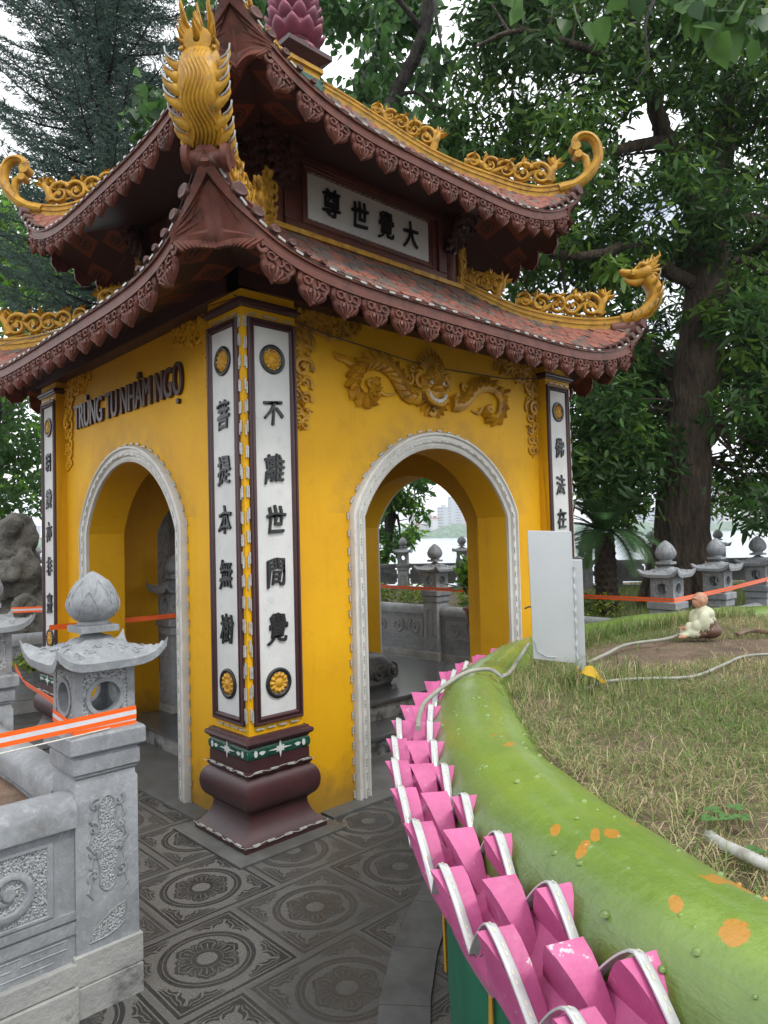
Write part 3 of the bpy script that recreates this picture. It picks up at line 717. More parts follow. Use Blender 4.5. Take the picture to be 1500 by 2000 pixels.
        for i in range(3): MH[i][0], MH[i][1], MH[i][2], MH[i][3] = dv[i], lv[i], (0, 0, 1)[i], c0[i]
        r2 = math.sqrt(2)
        # openwork scroll crest on the ridge
        def crest(qa, qb, hgt, name='ridge_scroll'):
            m = MB(); n = 6; L = (qb-qa)*r2
            MX = MH
            base = lambda q: interp(q, r['hip'])+.105
            q_ = lambda t: qa+(qb-qa)*t
            P = []
            for i in range(25):
                t = i/24; q = q_(t); P.append((q*r2, 0, base(q)+.02+hgt*(.28+.30*t)*abs(math.sin(t*math.pi*3.0+.3))*(.6+.4*t)))
            m.tube(P, [.028-.008*i/24 for i in range(25)], 7, 0, MX, .8, (0, 1, 0))
            for i, t in enumerate((.10, .28, .46, .64, .84)):
                q = q_(t); s = hgt*(.26+.24*t)
                mm = MX @ Matrix.Translation((q*r2, 0, base(q)+s*.95))
                for dd in (-.016, .016): curl(m, 0, 0, s*.82, 1.35, (.4 if i % 2 else 2.6), s*.19, mm, 1 if i % 2 else -1, dd, .9)
                R_ = random.Random(i+k*7)
                for j in range(7): leaf2(m, R_.uniform(-.5, .5)*s, R_.uniform(-.2, .9)*s, R_.uniform(.2, 2.9), s*R_.uniform(.5, .85), s*.34, mm, R_.choice((-.026, .014)), .012)
            q = q_(1.0); mm = MX @ Matrix.Translation((q*r2, 0, base(q)+hgt*.55))
            m.tube([(-.05, 0, -.10), (-.02, 0, .0), (.015, 0, .05), (-.02, 0, hgt*.45)], [.035, .035, .028, .01], 8, 0, mm)
            for a in (.3, .9, 1.5, 2.1): leaf2(m, 0, .03, a, .10, .04, mm, -.015); leaf2(m, 0, .03, a, .10, .04, mm, .010)
            m.tube([(qa*r2-.02, 0, base(qa)), (qb*r2, 0, base(qb))], .008, 5, 0, MX)
            return m.build(name, Y_GOLD, hr, smooth=60)
        if R == 'low': crest(1.30, 1.83, .25); crest(1.00, 1.22, .21)
        else: crest(1.02, 1.56, .24); crest(.46, .86, .20)
        if R == 'up':       # curling cloud tip
            m = MB(); P = [(1.58, 4.49), (1.68, 4.53), (1.765, 4.62), (1.82, 4.74), (1.82, 4.86), (1.785, 4.935), (1.735, 4.955), (1.695, 4.925), (1.690, 4.885)]
            Q = spl(P, 5)
            for dd, ww in ((0, .052), (-.040, .017), (.040, .017)):
                m.tube([(x*r2, dd, z+.03) for x, z in Q], [ww*(1.15-.35*i/len(Q)) for i in range(len(Q))], 10, 0, MH, .8)
            m.tube([(1.685*r2, -.05, 4.885), (1.685*r2, .05, 4.885)], .042, 14, 0, MH); m.tube([(1.70*r2, -.045, 4.815), (1.70*r2, .045, 4.815)], .034, 12, 0, MH)
            m.tube([(1.735*r2, 0, 4.60), (1.76*r2, 0, 4.70), (1.75*r2, 0, 4.79), (1.71*r2, 0, 4.83)], [.02, .034, .034, .026], 9, 0, MH)
            m.build('curled_finial', Y_GOLD, hr, smooth=60)
        else:               # dragon rearing from the corner, spines down its back
            m = MB(); Lz = [(1.92, 3.38), (2.00, 3.40), (2.07, 3.45), (2.12, 3.54), (2.125, 3.63), (2.09, 3.73)]; Q = spl(Lz, 5); nq = len(Q)
            rows = []
            for i, (x, z) in enumerate(Q):
                t = i/(nq-1); wl_ = .052+.036*math.sin(min(1, t*1.25)*math.pi*.62); wt = .050+.012*t
                dx, dz = (Q[min(i+1, nq-1)][0]-Q[max(i-1, 0)][0])*r2, Q[min(i+1, nq-1)][1]-Q[max(i-1, 0)][1]; L = math.hypot(dx, dz); nx, nz_ = dz/L, -dx/L
                sec = []
                for a in range(20):
                    an = 2*math.pi*a/20; c_, s_ = math.cos(an), math.sin(an); o_ = wt*(abs(c_)**.8)*(1 if c_ > 0 else -1)
                    sec.append((x*r2+nx*o_, wl_*(abs(s_)**.85)*(1 if s_ > 0 else -1), z+nz_*o_))
                rows.append(sec)
            m.grid(rows, 0, MH, cv=True)
            for y0 in np.linspace(-.052, .052, 7):      # wavy ribs on the outer face
                P = []
                for i in range(3, nq-2):
                    x, z = Q[i]; dx, dz = (Q[i+1][0]-Q[i-1][0])*r2, Q[i+1][1]-Q[i-1][1]; L = math.hypot(dx, dz)
                    yy = y0+.017*math.sin(i*.8); f = math.sqrt(max(.05, 1-(abs(yy)/.090)**2)); P.append((x*r2+dz/L*(.056*f+.003), yy, z-dx/L*(.056*f+.003)))
                m.tube(P, .0055, 5, 0, MH)
            mi_ = MB()
            for i in range(2, nq-1, 3):               # flame spines along both edges
                x, z = Q[i]; t = i/(nq-1); wl_ = .052+.036*math.sin(min(1, t*1.25)*math.pi*.62)
                for s in (-1, 1):
                    P = [(x*r2+.0, s*wl_*.7, z-.028), (x*r2+.018, s*(wl_+.012), z-.022), (x*r2+.026, s*(wl_+.036), z-.010), (x*r2+.030, s*(wl_+.052), z+.012), (x*r2+.030, s*(wl_+.054), z+.034)]
                    m.tube(P, [.034, .024, .014, .008, .002], 8, 0, MH, .6, (1, 0, 0))
                    if k in (0, 1, 3): mi_.tube([(a+.012, b*1.02, c+.018) for a, b, c in P[1:]], .0045, 5, 0, MH)
            hx, hz = 2.075*r2, 3.775
            # head looks back over the roof
            hd = MB(); T = MH @ Matrix.Translation((hx, 0, hz)) @ Matrix.Scale(.88, 4) @ Matrix.Scale(.85, 4, (0, 1, 0))
            rows = []
            for t, w_, h_, zc_ in ((.10, .02, .02, 0), (.09, .085, .07, 0), (.02, .095, .085, .005), (-.07, .075, .065, -.005), (-.13, .055, .040, .0), (-.19, .055, .035, .008), (-.22, .04, .03, .012), (-.235, .01, .01, .012)):
                rows.append([(t, w_*math.cos(a)*1.0, zc_+h_*math.sin(a)) for a in np.linspace(0, 2*math.pi, 16, endpoint=False)])
            hd.grid(rows, 0, T, cv=True)
            hd.tube([(-.02, 0, -.06), (-.09, 0, -.09), (-.16, 0, -.075), (-.19, 0, -.055)], [.05, .038, .028, .012], 9, 0, T)
            hd.tube([(-.215, 0, .02), (-.225, 0, .045)], [.034, .020], 9, 0, T)
            for s in (-1, 1):
                hd.tube([(-.08, s*.05, .045), (-.05, s*.065, .075), (.0, s*.06, .07)], [.02, .026, .018], 8, 0, T)
                hd.tube([(.0, s*.05, .06), (.07, s*.075, .10), (.13, s*.08, .15), (.12, s*.085, .19)], [.022, .018, .012, .004], 7, 0, T)
                hd.tube([(-.12, s*.05, -.02), (-.16, s*.10, -.03), (-.15, s*.13, .03)], [.012, .008, .002], 6, 0, T)
                for i in range(6):
                    a = -.8+i*.55; hd.tube([(.03, s*.055, .03*math.sin(a)), (.06+.02*math.cos(a), s*(.08+.015*math.cos(a)), .055*math.sin(a)+.01), (.09+.03*math.cos(a), s*(.09+.02*math.cos(a)), .11*math.sin(a)+.02)], [.026, .016, .003], 7, 0, T)
            for i in range(7):
                a = .2+i*.36; hd.tube([(.05*math.cos(a), 0, .05*math.sin(a)), (.09*math.cos(a)+.03, .01*(i % 2), .09*math.sin(a)+.01), (.12*math.cos(a)+.05, 0, (.13+.05*(i == 3))*math.sin(a)+.02)], [.032, .02, .003], 7, 0, T)
            dg_ = m.build('dragon_finial', Y_GOLD, hr, smooth=60) if True else None
            hd.build('dragon_head', Y_GOLD, hr, smooth=60)
            if mi_.v: mi_.build('led_strip', LEDCASE, hr, smooth=60)
            cm_ = MB()       # round capped roll where the ridge meets the eave corner
            for dq, dz_, rr in (((2.0, 3.375, .066), (2.045, 3.315, .058)) if k == 1 else ()):
                cm_.tube([(dq*r2, y_, dz_) for y_ in (-.102, -.074, -.068, .068, .074, .102)], [rr, rr*1.04, rr*.62, rr*.62, rr*1.04, rr], 22, 0, MH)
            cm_.tube([(1.86*r2, 0, 3.30), (2.0*r2, 0, 3.31), (2.065*r2, 0, 3.33)], [.06, .075, .05], 14, 0, MH)
            cm_.build('ridge_end', FASCIA, hr, smooth=40)
# ---- ledge round the upper storey
m = MB(); m.sqring([(0, 3.64), (.04, 3.645), (.04, 3.675), (.065, 3.68), (.065, 3.715), (0.01, 3.72), (-.02, 3.722)], .955, (CX, CX)); m.build('ledge', Y_GOLD, pav, smooth=30)
us = MB(); us.box(.70, 2.50, .70, 2.50, 3.66, 4.62); upper = us.build('upper_storey', WOODRED, pav)
for k in range(4):
    T = F[k]; m = MB(); m.tube([(.70, .70, 3.69), (.70, .70, 4.55)], .075, 20, 0, T); m.build('post', WOODRED, upper, smooth=40)
    m = MB(); m.box(.77, 2.43, .645, .70, 3.715, 3.80, 0, T); m.box(.77, 2.43, .645, .70, 4.235, 4.33, 0, T); m.box(.77, .87, .645, .70, 3.80, 4.235, 0, T); m.box(2.33, 2.43, .645, .70, 3.80, 4.235, 0, T)
    m.build('beam', WOODRED, upper, bevel=.008)
    rows = []
    for e, d in ((0, 0), (0, -.012), (.012, -.020), (.022, -.006), (.034, -.012), (.048, -.004), (.05, .02)):
        x0, x1, z0, z1 = .93+e, 2.27-e, 3.805+e, 4.23-e; d += .665
        rows.append([(x0, d, z0), (x1, d, z0), (x1, d, z1), (x0, d, z1)])
    m = MB().grid(rows, 0, T, cv=True); m.box(.87, 2.33, .668, .70, 3.80, 4.235, 0, T); m.build('plaque_frame', WOODRED, upper, smooth=30)
    pq = MB().box(.978, 2.222, .664, .70, 3.853, 4.182, 0, T).build('plaque', WHITE, upper)
    if k < 2:
        for i, ch in enumerate('尊世覺大'):
            text_mesh('character', ch, .225, T @ Matrix.Translation((1.19+.272*i, .655, 4.018)), BLACK, pq, bold=.022, sx=.80, wob=.004)
        lm = MB()
        led_run((1.0, .660, 3.845), (2.2, .660, 3.845), lm, .05, T, .008, .03); led_run((1.0, .660, 4.19), (2.2, .660, 4.19), lm, .05, T, .008, .03); lm.build('led_strip', LED, upper)
    # carved brackets under the eave
    R_ = random.Random(k)
    for sx in (-1, 1):
        m = MB()
        for dx, dy in ((0, -1), (sx, -.1), (sx*.7, -.7)):
            for i in range(6):
                t = i/5; x = CX+sx*.84+dx*(.06+.22*t); y = .70+dy*(.06+.22*t); z = 4.02+.30*t
                m.tube([(x-.05, y, z-.03), (x, y-.02, z+.02), (x+.05, y, z-.01)], [.02, .045, .02], 7, 0, T)
                curl(m, x, z, .05, 1.1, R_.uniform(0, 6), .016, T, 1, y-.045)
        m.build('bracket', DARKWOOD, upper, smooth=50)
    # gilded scrolls on the ledge corners
    m = MB()
    for sx in (-1, 1):
        x = CX+sx*.98
        for i in range(5): 
            curl(m, x+R_.uniform(-.02, .02), 3.76+.06*i, .040, 1.2, R_.uniform(0, 6), .013, T, sx, .60)
            leaf2(m, x, 3.75+.06*i, R_.uniform(.9, 2.2), .09, .04, T, .60)
        m.tube([(x, .62, 3.72), (x, .62, 4.0), (x+sx*.02, .62, 4.05)], [.03, .026, .03], 8, 0, T)
    m.build('ledge_scroll', Y_GOLD, upper, smooth=60)
# ---- lotus finial on the apex
PETAL_F = mat('faded_pink_paint', (.27, .065, .11), (.19, .045, .08), 7, .5, .3, 40, .004, dirt=(.08, .05, .05), dscale=9, damt=(.5, .75))
fin = MB(); fin.sqring([(0, 5.40), (.20, 5.42), (.20, 5.50), (.17, 5.51)], .0, (CX, CX)); fin.sqring([(.17, 5.50), (.17, 5.56)], 0, (CX, CX))
fb = fin.build('finial_base', GREENB, pav)
m = MB(); m.sqring([(.15, 5.56), (.15, 5.62), (.175, 5.625), (.175, 5.66), (.13, 5.665)], 0, (CX, CX)); m.build('finial_moulding', Y_GOLD, fb)
m = MB(); m.sqring([(.13, 5.66), (.16, 5.70), (.21, 5.725), (.23, 5.735), (.23, 5.775), (.20, 5.78), (.13, 5.86), (.09, 5.88)], 0, (CX, CX)); m.build('finial_plinth', MAROON, fb, smooth=30)
def lotus_tier(m, z, r, n, h, lean, off, ph, up=True):
    for i in range(n):
        a = 2*math.pi*(i+ph)/n; T = Matrix.Translation((CX, CX, z)) @ Matrix.Rotation(a, 4, 'Z'); W = 2*math.pi*r/n*.72
        rows = []
        for j in range(8):
            t = j/7; wv = W*math.sin(math.pi*min(1, .22+.78*t)**.9)*(1 if t < 1 else .02)+.002; rr = r*.72+lean*math.sin(t*math.pi*.62); zz = h*t*(1 if up else -1)
            rows.append([(rr-.12*W*(2*u_/6-1)**2*1.4+.012*(t), wv*(2*u_/6-1)*.8, zz+.0) for u_ in range(7)])
        m.grid(rows, 0, T)
m = MB(); lotus_tier(m, 5.86, .18, 10, .11, .10, 0, .5, False); lotus_tier(m, 5.87, .20, 11, .14, .115, 0, 0); lotus_tier(m, 5.98, .20, 11, .15, .105, 0, .5); lotus_tier(m, 6.10, .18, 11, .16, .10, 0, 0); lotus_tier(m, 6.24, .16, 10, .17, .09, 0, .5); lotus_tier(m, 6.38, .13, 9, .18, .07, 0, 0); lotus_tier(m, 6.50, .09, 8, .20, .05, 0, .5)
m.lathe([(.10, 5.84-5.84), (.16, .06), (.20, .14), (.18, .24), (.14, .34), (.12, .55), (.08, .75), (.02, .9), (.001, .92)], 24, (CX, CX, 5.82)); 
lt = m.build('lotus_finial', PETAL_F, fb, smooth=60); s2 = lt.modifiers.new('thick', 'SOLIDIFY'); s2.thickness = .010
m = MB().lathe([(.12, .0), (.145, .01), (.145, .05), (.12, .06)], 24, (CX, CX, 5.84)); m.build('finial_collar', GREENB, fb, smooth=40)
# stele pedestal inside
m = MB(); T = Matrix.Translation((1.94, 1.72, .307)) 
m.lathe([(.001, 0), (.50, 0), (.52, .03), (.50, .07), (.54, .14), (.50, .20), (.47, .225), (.45, .245), (.001, .25)], 40, mod=lambda a, z: 1/max(abs(math.cos(a))**5+abs(math.sin(a))**5, .01)**.2*(.86), M=T)
for k in range(4):
    for i in range(-2, 3):
        TT = T @ Matrix.Rotation(math.pi/2*k, 4, 'Z') @ Matrix.Translation((i*.17, -.455, .12)); curl(m, 0, 0, .06, 1.3, i, .016, TT, 1, 0, .8)
ped = tag(m.build('stele_pedestal', mat('dark_carved_stone', (.10, .102, .10), (.06, .06, .06), 9, .55, .6, 60, .005), None, smooth=45), 'low dark carved stone block with rounded corners on the slate platform inside the pavilion', 'pedestal')
# ------------------------------------------------------------------ ground
def floor_mat():
    m, t, b, oc = newmat('carved_floor_tiles')
    sp = t.nodes.new('ShaderNodeSeparateXYZ'); t.links.new(oc, sp.inputs[0])
    wob = noise(t, 9, 3, .6, oc)
    X, Y = N(t, sp.outputs[0])+(wob-.5)*.006, N(t, sp.outputs[1])+(noise(t, 7, 3, .6, oc)-.5)*.006
    P = .522
    ry = (Y+.448)/P; row = ry.floor(); v = (ry-row-.5)*P
    xs = (X+.391+(row.mod(2.0))*P/2+P/2)/P; colm = xs.floor(); u = (xs-colm-.5)*P
    r = (u*u+v*v).sqrt(); th = v.atan2(u)
    mm = u.abs().max(v.abs()); mn = u.abs().min(v.abs())
    grout = mm.gt(.252)
    border = mm.between(.232, .247)
    ring = r.between(.150, .184)*(r.between(.1625, .1665)*-1+1.0)
    ring2 = r.between(.040, .060)
    c3 = (th*3).cos().abs(); rp_ = c3.pow(.55)*.068+.070+(th*24).cos()*.0025
    s3 = (th*3).sin().abs(); rq_ = s3.pow(.7)*.050+.068+(th*36).cos()*.002
    P1 = r.lt(rp_); P2 = r.lt(rq_)*(P1*-1+1.0); band = r.gt(.062)
    e1 = (r-(rp_-.002)).abs().lt(.0032); e2 = (r-(rp_-.022)).abs().lt(.0022)*c3.gt(.35); e3 = (r-(rq_-.012)).abs().lt(.0022)*P2
    vein = ((th*24).cos().gt(.80))*r.between(.068, .102)*c3.gt(.3)
    petals = P1.max(P2)*band*(e1.max(e2).max(e3).max(vein)*-1+1.0)
    d = mm*-1+.226
    wl = ((mn-.035)*(3.14159/.19)).sin()*.052+(mn*120).sin()*.006
    leaf = d.gt(0)*mn.gt(.040)*d.lt(wl)*mm.lt(.226)
    lv = (d-(wl*.62)).abs().lt(.0024).max((d-(wl*.28)).abs().lt(.0018)).max(((mn*95+d*60).sin().gt(.86))*d.gt(wl*.62))
    leaf = leaf*(lv*-1+1.0)
    corner = mn.gt(.17)*(mn+mm).gt(.39)*d.gt(0)*((r-.268).abs().lt(.010)*-1+1.0)
    dark = border.max(ring).max(ring2).max(petals).max(leaf).max(corner).min(1.0)*(grout*-1+1.0)
    wear = ramp(t, noise(t, 1.9, 8, .65, oc), .38, .66)
    n2 = noise(t, 160, 4, .7, oc); n3 = noise(t, 14, 6, .65, oc)
    darkc = mixc(t, ramp(t, n3, .3, .7), (.010, .011, .013), (.026, .026, .026))
    lightc = mixc(t, ramp(t, n2, .35, .65), (.060, .057, .052), (.150, .143, .130))
    c = mixc(t, dark, lightc, darkc)
    cell = (row*3.7+colm*1.9).sin().abs()
    c = mixc(t, wear*.40, c, (.058, .056, .052)); c = mixc(t, (cell.gt(.88))*.45, c, (.060, .057, .052))
    c = mixc(t, grout*.6, c, (.075, .071, .065)); c = mixc(t, ramp(t, noise(t, 5, 8, .7, oc), .58, .75)*.5, c, (.05, .045, .038))
    setc(t, b, c)
    h = dark*.9+n2*.30+n3*.2; bumpn(t, b, h, .55, .004)
    rr = dark*-.32+.78+ (wear*.1); t.links.new(rr.o, b.inputs['Roughness']); b.inputs['Specular IOR Level'].default_value = .5
    return m
SLAB = mat('grey_slab', (.115, .118, .114), (.075, .077, .075), 5, .55, .4, 50, .004, dirt=(.07, .065, .055), dscale=3, damt=(.5, .7))
m = MB()
m.add([(-40, -40, 0), (4.2, -40, 0), (12, -40, 0), (-40, 40, 0), (4.2, 40, 0), (12, 40, 0)], [(0, 1, 4, 3), (1, 2, 5, 4)])
m = MB(); m.add([(-60, -60, 0), (16, -60, 0), (16, 5, 0), (8, 9.2, 0), (-6, 27, 0), (-60, 27, 0)], [(0, 1, 2, 3, 4, 5)])
tag(m.build('ground', floor_mat()), 'dark carved medallion paving tiles round the pavilion', kind='structure')
m = MB()
cs = .175
for k in range(4):
    m.box(-cs if True else 0, CW+cs-.02, -cs, CW+cs, .0, .014+.001*k, 0, F[k])
    m.box(CW+cs, LW-CW-cs, -.035, .40, -.002, .016+.001*k, 0, F[k])
m.box(.38, 2.8, .38, 2.8, .0, .010)
tag(m.build('path', SLAB, bevel=.003), 'plain grey stone border slabs under the pavilion', kind='structure')
# curved kerb ring at the planter foot
PC = (1.725, -3.829)
m = MB(); n = 72; rows = []
for r_, z in ((3.05, .0), (3.05, .010), (3.225, .010), (3.225, -.01)):
    rows.append([(PC[0]+r_*math.cos(2*math.pi*i/n), PC[1]+r_*math.sin(2*math.pi*i/n), z) for i in range(n)])
m.grid(rows, 0, cv=True)
def kerb_mat():
    m_, t, b, oc = newmat('kerb_stone'); sp = t.nodes.new('ShaderNodeSeparateXYZ'); t.links.new(oc, sp.inputs[0])
    a = (N(t, sp.outputs[1])-PC[1]).atan2(N(t, sp.outputs[0])-PC[0])*9.2; j = (a-a.floor()).lt(.012)
    c = mixc(t, ramp(t, noise(t, 6, 7, .65, oc), .35, .65), (.105, .108, .108), (.060, .062, .064)); c = mixc(t, j, c, (.03, .03, .03)); setc(t, b, c)
    bumpn(t, b, noise(t, 80, 5, .6, oc), .5, .003); b.inputs['Roughness'].default_value = .6; return m_
tag(m.build('kerb', kerb_mat()), 'curved grey stone kerb ring at the foot of the lotus planter', kind='structure')
# ------------------------------------------------------------------ lotus planter
PATCHES = ((1478, 1745, .075, .034, -.9), (1433, 1820, .026, .022, .4), (1320, 1765, .018, .009, .6), (1138, 1657, .020, .011, .1), (1163, 1628, .024, .009, .5), (1194, 1626, .024, .014, .5), (1232, 1595, .022, .010, -.5), (1085, 1620, .016, .010, .5), (965, 1438, .012, .006, 0), (995, 1455, .026, .010, .3), (945, 1352, .008, .005, 0), (1360, 1665, .018, .007, -.4), (1240, 1610, .010, .005, 0))
RPROF = [(2.70, .93), (2.725, .99), (2.765, 1.025), (2.82, 1.048), (2.88, 1.052), (2.935, 1.038), (2.985, 1.01), (3.012, .965), (3.022, .90), (3.0, .80)]
RIM_G = None
def rim_mat():
    m_, t, b, oc = newmat('green_rim_paint'); sp = t.nodes.new('ShaderNodeSeparateXYZ'); t.links.new(oc, sp.inputs[0])
    x, y = N(t, sp.outputs[0])-PC[0], N(t, sp.outputs[1])-PC[1]; r = (x*x+y*y).sqrt(); a = y.atan2(x)
    cmb = t.nodes.new('ShaderNodeCombineXYZ'); t.links.new((a*2.5).o, cmb.inputs[0]); t.links.new((r*14).o, cmb.inputs[1])
    streak = noise(t, 2.2, 7, .7, cmb.outputs[0])
    k1 = noise(t, 3.2, 5, .6, oc)
    c = mixc(t, ramp(t, k1, .3, .7), (.095, .165, .020), (.175, .265, .035))
    c = mixc(t, ramp(t, streak, .48, .72)*.5, c, (.16, .24, .09)); c = mixc(t, ramp(t, noise(t, 11, 9, .75, oc), .50, .68)*.25, c, (.06, .10, .02)); c = mixc(t, ramp(t, noise(t, 1.7, 3, .5, oc), .55, .7)*.35, c, (.24, .26, .02))
    c = mixc(t, ramp(t, r, 2.93, 3.0)*.6, c, (.055, .095, .022))  # shade on the outer, lower side of the rim, painted as darker green
    pn = (noise(t, 34, 5, .65, oc)-.5)*2.6+(noise(t, 110, 3, .6, oc)-.5)*.8; pm_ = None
    for (u, v, L_, W_, an) in PATCHES:
        q = FW*FPX+RT*(u-750)+UP*(1000-v); p = CAM+q*((1.035-CAM[2])/q[2])
        for _ in range(8):
            r_ = math.hypot(p[0]-PC[0], p[1]-PC[1]); p = CAM+q*(((interp(r_, RPROF[1:8]) if r_ < 3.0 else .96)-CAM[2])/q[2])
        dx, dy = x-float(p[0]-PC[0]), y-float(p[1]-PC[1]); ca, sa = math.cos(an), math.sin(an)
        ex = (dx*ca+dy*sa)/L_; ey = (dy*ca-dx*sa)/W_; k = (ex*ex+ey*ey+pn).lt(1.0); pm_ = k if pm_ is None else pm_.max(k)
    c = mixc(t, pm_, c, (.37, .18, .022))
    sp2 = voro(t, 9, oc).lt(.045)*noise(t, 2.1, 2, .5, oc).gt(.52); c = mixc(t, sp2*.8, c, (.20, .42, .26))
    setc(t, b, c); bumpn(t, b, streak*.9+noise(t, 5, 6, .6, oc)*1.5+noise(t, 45, 5, .6, oc)*.5, .5, .012)
    b.inputs['Roughness'].default_value = .30; b.inputs['Specular IOR Level'].default_value = .5; b.inputs['Coat Weight'].default_value = .25; b.inputs['Coat Roughness'].default_value = .15; return m_
RIM_G = rim_mat()
def pink_mat():
    m_, t, b, oc = newmat('pink_petal_paint'); sp = t.nodes.new('ShaderNodeSeparateXYZ'); t.links.new(oc, sp.inputs[0]); z = N(t, sp.outputs[2])
    n1 = noise(t, 6, 9, .6, oc); n2 = noise(t, 19, 8, .7, oc); n3 = noise(t, 42, 6, .65, oc)
    c = mixc(t, ramp(t, n1, .35, .65), (.50, .095, .25), (.36, .060, .17)); c = mixc(t, ramp(t, n2, .50, .66)*.35, c, (.56, .17, .32))
    c = mixc(t, ramp(t, z*-1+n1*.25, -.68, -.58)*.65, c, (.52, .27, .36))            # thinner, paler coat low on the outer tier
    c = mixc(t, ramp(t, n2+z*.25, .885, .895)*.8, c, (.62, .50, .52)); c = mixc(t, ramp(t, n3, .655, .675)*.8, c, (.36, .33, .33))   # chipped tips and bare cement specks
    c = mixc(t, ramp(t, n3, .36, .28)*.35, c, (.12, .04, .06)); setc(t, b, c); bumpn(t, b, n2+n3*.6+noise(t, 90, 4, .6, oc)*.3, .5, .004); b.inputs['Roughness'].default_value = .55; return m_
PINK = pink_mat()
pl = thing('lotus_planter', 'large round planter with green rim, rows of pink lotus petals and white light strips', 'planter', (PC[0], PC[1], 0))
def polar(r_, a, z): return (PC[0]+r_*math.cos(a), PC[1]+r_*math.sin(a), z)
m = MB(); n = 240; rows = []
rng2 = random.Random(5)
prof = [(2.70, .93), (2.725, .99), (2.765, 1.025), (2.82, 1.048), (2.88, 1.052), (2.935, 1.038), (2.985, 1.01), (3.012, .965), (3.022, .90), (3.0, .80)]
for r_, z in prof:
    rows.append([polar(r_+.006*math.sin(a*17+z*9)+.004*math.sin(a*41+r_*30), a, z+.004*math.sin(a*23+r_*20)) for a in np.linspace(0, 2*math.pi, n, endpoint=False)])
m.grid(rows, 0, cv=True)
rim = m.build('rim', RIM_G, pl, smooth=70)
m = MB()        # little raised knobs on the rim
for i in range(330):
    a = rng2.uniform(RAD(60), RAD(195)); t = rng2.random(); r_ = 2.76+.25*t; z = interp(r_, prof[1:8])
    T = Matrix.Translation(polar(r_, a, z-.001)) @ Matrix.Rotation(a, 4, 'Z'); s_ = rng2.uniform(.4, 1)
    rows = [[(.009*s_*math.cos(q)*f, .0065*s_*math.sin(q)*f, h*s_) for q in np.linspace(0, 2*math.pi, 8, endpoint=False)] for f, h in ((1.2, -.002), (.9, .0035), (.4, .0055), (.02, .006))]
    m.grid(rows, 0, T, cv=True)
tag(m.build('knob', RIM_G, rim, smooth=80), kind='stuff')
GREENWALL = mat('green_wall_paint', (.006, .12, .062), (.004, .09, .05), 9, .45, .3, 40, .003, dirt=(.45, .22, .03), dscale=3.5, damt=(.68, .70))
m = MB(); m.lathe([(2.95, 0), (2.95, .12), (2.985, .14), (2.985, .75), (2.98, .9)], 160, (PC[0], PC[1], 0)); m.build('wall', GREENWALL, pl, smooth=30)
m = MB()
for i in range(22):
    a = 2*math.pi*i/22; 
    for dd in (-.010, .010): m.tube([polar(2.992, a+dd*.5, .14), polar(2.995, a+dd*.5, .30), polar(2.992, a, .70)], [.006, .006, .003], 5)
m.build('wall_rib', mat('yellow_line', (.50, .27, .02), (.40, .20, .01), 9), pl, smooth=50)
# petals, three tiers; angles from the photograph's spacing
DA = RAD(4.09); NPET = 88
def petal(m, a, tier):
    r0, zt, zb, fl = [(3.004, 1.002, .80, .036), (3.044, .976, .74, .046), (3.092, .952, .690, .060)][tier]
    NW, NH = 12, 10; hw = DA*.5
    def P(s, t, inner):      # s across -1..1, t up 0..1
        wsh = 1.0 if tier < 2 else (1-.60*max(0, (.45-t)/.45)**2)
        ztop = zt-.135*abs(s)**1.32; zlow = zb+(.045*abs(s)**1.5 if tier == 2 else 0); z = zlow+(ztop-zlow)*t
        rr = r0+fl*(1-abs(s)**1.1)*t**2.6+.012*(1-abs(s))*t+(.022*math.sin(math.pi*t)*(1-.5*abs(s))-.045*(1-t)**2 if tier == 2 else 0)+.004*math.exp(-((abs(s)-.93)/.07)**2)*t
        if inner: rr -= .012*(1-t)+(.058*(1-abs(s)**1.25)+.009)*(.25+.75*t)
        return polar(rr, a+s*hw*wsh, z)
    out = [[P(-1+2*j/NW, i/NH, 0) for j in range(NW+1)] for i in range(NH+1)]
    inn = [[P(-1+2*j/NW, i/NH, 1) for j in range(NW+1)] for i in range(NH+1)]
    m.grid(out, 0); m.grid(inn, 0, flip=True)
    m.grid([out[-1], inn[-1]], 0); m.grid([inn[0], out[0]], 0)
    m.grid([[r_[0] for r_ in out], [r_[0] for r_ in inn]], 0); m.grid([[r_[-1] for r_ in inn], [r_[-1] for r_ in out]], 0)
A0 = RAD(150.2)
vis = []
rest = MB()
for tier in range(3):
    for i in range(NPET):
        a = A0+DA*i+(DA/2 if tier == 1 else 0); deg = math.degrees(a) % 360
        if 96 < deg < 212 and not (tier == 0 and deg > 195): vis.append((tier, a, deg))
        else: petal(rest, a, tier)
vis.sort(key=lambda q: abs(q[2]-152))
for j, (tier, a, deg) in enumerate(vis):
    if j < 99: m = MB(); petal(m, a, tier); m.build('petal', PINK, pl, smooth=42)
    else: petal(rest, a, tier)
tag(rest.build('petal', PINK, pl, smooth=42), kind='stuff')
m = MB().lathe([(2.97, .955), (3.005, .930), (3.045, .885), (3.085, .855), (3.090, .80)], 160, (PC[0], PC[1], 0)); m.build('petal_bed', PINK, pl, smooth=40)
